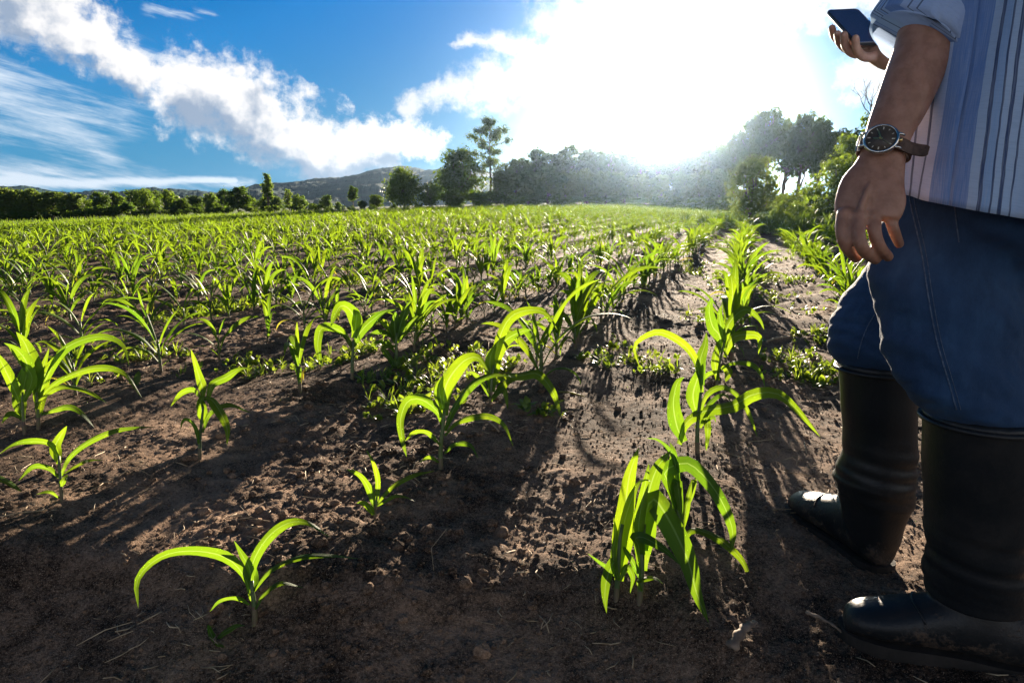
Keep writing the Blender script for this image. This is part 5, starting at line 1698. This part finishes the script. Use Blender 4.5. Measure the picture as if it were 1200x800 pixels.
def build_watch():
    up = (P(1043, 152, .925) - P(1031, 196, .918)).normalized()
    wc = P(1036.5, 176, .92)
    n = (Vector((0, 0, CAM_H)) - wc); n = (n - up * n.dot(up)).normalized()
    sd = up.cross(n) * -1.0          # towards the strap's loose end, away from the thumb
    if sd.x < 0: sd = -sd
    ax = sd; ay = up; n = ax.cross(ay)
    if n.dot(-wc) < 0: ay = -ay; n = ax.cross(ay)
    mat = Matrix((ax, ay, n)).transposed().to_4x4(); mat.translation = wc
    root = bpy.data.objects.new('wristwatch', None); COL.objects.link(root); root.matrix_world = mat; root.empty_display_size = .03
    tag(root, 'steel wristwatch with dark dial and brown leather strap worn on the hanging arm', 'wristwatch')
    cx, zt = -.0065, .0225            # the case sits a little towards the thumb side of the wrist
    tilt = Matrix.Rotation(R(-9), 4, 'Y')

    def put(name, mb, m, parent=None, smooth=True):
        me = mb.mesh(name, [m], smooth)
        if parent is None or True:
            me.transform(Matrix.Translation((cx, 0, zt)) @ tilt)
        return link(name, me, parent or root)

    def lathe(prof, k=56):
        V = [(r * math.cos(2 * math.pi * j / k), r * math.sin(2 * math.pi * j / k), z) for r, z in prof for j in range(k)]
        F = [(i * k + j, i * k + (j + 1) % k, (i + 1) * k + (j + 1) % k, (i + 1) * k + j) for i in range(len(prof) - 1) for j in range(k)]
        return MB().add(V, F + [tuple(range(k - 1, -1, -1)), tuple((len(prof) - 1) * k + j for j in range(k))])
    case = put('case', lathe([(.017, -.001), (.0205, .001), (.0215, .004), (.0215, .0062), (.0205, .0078), (.0190, .0084), (.0182, .0078), (.0182, .0068)]), M['steel'])
    dial = put('dial', lathe([(.0181, .0066), (.0181, .0072)]), M['dial'])
    for k in range(12):
        a = R(30 * k); big = k % 3 == 0
        w, l = (.0011, .0036) if big else (.0007, .0026)
        V = []
        for z in (.0072, .0076):
            for sx, sy in ((-1, -1), (1, -1), (1, 1), (-1, 1)):
                x0, y0 = sx * w / 2 * 1.3, .0145 + sy * l / 2
                V.append((x0 * math.cos(a) + y0 * math.sin(a), -x0 * math.sin(a) + y0 * math.cos(a), z))
        put('hour_mark', MB().add(V, [(3, 2, 1, 0), (4, 5, 6, 7), (0, 1, 5, 4), (1, 2, 6, 5), (2, 3, 7, 6), (3, 0, 4, 7)]), M['marks'], dial, False)

    def hand(deg, L, w, z, m, tail=.002):
        a = R(deg); V = []
        for zz in (z, z + .0004):
            for x0, y0 in ((-w / 2, -tail), (w / 2, -tail), (w / 3, L), (-w / 3, L)):
                V.append((x0 * math.cos(a) + y0 * math.sin(a), -x0 * math.sin(a) + y0 * math.cos(a), zz))
        put('hand', MB().add(V, [(3, 2, 1, 0), (4, 5, 6, 7), (0, 1, 5, 4), (1, 2, 6, 5), (2, 3, 7, 6), (3, 0, 4, 7)]), m, dial, False)
    hand(-28, .0128, .0019, .0078, M['gold']); hand(-95, .0092, .0022, .0074, M['gold']); hand(125, .0150, .0006, .0083, M['gold'], .004)
    put('crown', MB().add(*tube([(.0212, 0, .0045), (.0248, 0, .0045)], .0026, 14)), M['gold'])
    for sx in (-1, 1):
        for sy in (-1, 1):
            put('lug', MB().add(*tube([(sx * .0185, sy * .0095, .0045), (sx * .0225, sy * .0095, .0030), (sx * .0255, sy * .0092, .0002)], [.0020, .0018, .0014], 8)), M['steel'])
    # strap loop round the wrist
    hw, hd = 25.5 * .92 / FPX + .0022, 25.5 * .92 / FPX * .72 + .0022
    k = 64; V = []
    for j in range(k):
        a = 2 * math.pi * j / k
        for (e, y) in ((0, -.0085), (0, .0085), (.0022, .0085), (.0022, -.0085)):
            V.append(((hw + e) * math.cos(a), y, (hd + e) * math.sin(a)))
    F = [(j * 4 + q, ((j + 1) % k) * 4 + q, ((j + 1) % k) * 4 + (q + 1) % 4, j * 4 + (q + 1) % 4) for j in range(k) for q in range(4)]
    link('strap', MB().add(V, F).mesh('strap', [M['strap']], False), root)
    # its loose tail sticks out beyond the wrist
    C = catmull([(hw * .80, 0, hd * .66), (hw * 1.02, 0, hd * .50), (hw * 1.32, 0, hd * .42), (hw * 1.62, 0, hd * .46)], 14); V = []
    for i, q in enumerate(C):
        w = .0082 * (1 if i < 10 else (1, .97, .88, .62)[i - 10])
        for (y, z) in ((-w, -.001), (w, -.001), (w, .001), (-w, .001)): V.append((q[0], y, q[2] + z))
    F = [(i * 4 + q, (i + 1) * 4 + q, (i + 1) * 4 + (q + 1) % 4, i * 4 + (q + 1) % 4) for i in range(13) for q in range(4)] + [(3, 2, 1, 0), (52, 53, 54, 55)]
    link('strap_tail', MB().add(V, F).mesh('strap_tail', [M['strap']], False), root)
    V = []
    for j in range(12):
        a = 2 * math.pi * j / 12
        V.append((hw * .98 + .003 * math.cos(a), .0, hd * .52 + .0055 * math.sin(a)))
    link('buckle', MB().add(*tube([(-hw * .92, -.0105, hd * .5), (-hw * 1.08, -.0105, hd * .3), (-hw * 1.08, .0105, hd * .3), (-hw * .92, .0105, hd * .5)], .0012, 8)).mesh('buckle', [M['steel']]), root)


build_watch()


# ------------------------------------------------------------------ things lying on the soil near the boots
def lying_stick(name, a, b, rad, label, cat, mat, seed, n=10, chip=False):
    g = random.Random(seed)
    xa, ya, za = ground_at_pixel(*a); xb, yb, zb = ground_at_pixel(*b)
    pts = []
    for i in range(n):
        f = i / (n - 1)
        x, y = xa + (xb - xa) * f + g.uniform(-.0015, .0015), ya + (yb - ya) * f + g.uniform(-.0015, .0015)
        pts.append((x, y, lz(x, y, False) + .006 + rad * .8 + .006 * math.sin(math.pi * f)))
    V, F, U = tube(catmull(pts, n * 2), np.linspace(rad, rad * .6, n * 2) * (1 + .25 * np.sin(np.arange(n * 2) * 1.7)), 7, True, .55 if chip else 1)
    c = Vector(pts[0])
    o = link(name, MB().add([tuple(Vector(v) - c) for v in V], F, U).mesh(name, [mat]), None, c)
    tag(o, label, cat)


lying_stick('twig', (945, 722), (992, 750), .0032, 'thin brown twig lying just before the toe of the near boot', 'twig', M['twig'], 1)
lying_stick('wood_chip', (856, 770), (884, 738), .011, 'flat weathered piece of wood lying in the shade of the maize', 'wood', M['twig'], 2, 8, True)
lying_stick('dry_stem', (585, 508), (566, 494), .003, 'short pale broken stem on the sand beyond the arched leaf', 'stem', M['straw'], 3)
lying_stick('fallen_leaf', (655, 462), (686, 468), .007, 'yellowed fallen leaf on the soil between the two rows', 'leaf', M['maize_old'], 4, 8, True)
lying_stick('dry_stem', (898, 402), (925, 396), .006, 'pale dry stem lying across the furrow beside the row', 'stem', M['straw'], 6)
# ------------------------------------------------------------------ moist air
def build_haze():
    m, t, out = material('moist_air')
    v = t.new('ShaderNodeVolumePrincipled')
    v.inputs['Color'].default_value = (0.50, 0.72, 1.0, 1)
    v.inputs['Density'].default_value = 0.00013
    v.inputs['Anisotropy'].default_value = 0.93
    v.inputs['Density Attribute'].default_value = ''
    t.l.new(v.outputs[0], out.inputs['Volume'])
    try: m.cycles.homogeneous_volume = True
    except Exception as e: print('haze', e)
    x, y0, y1, z0, z1 = 1150, -1150, 1150, -12, 52
    V = [(sx * x, yy, zz) for zz in (z0, z1) for yy in (y0, y1) for sx in (-1, 1)]
    F = [(0, 2, 3, 1), (4, 5, 7, 6), (0, 1, 5, 4), (2, 6, 7, 3), (0, 4, 6, 2), (1, 3, 7, 5)]
    tag(link('haze', mesh_from('haze', V, F, False, None, [m])), 'thin moist air over the field', kind='stuff')


build_haze()
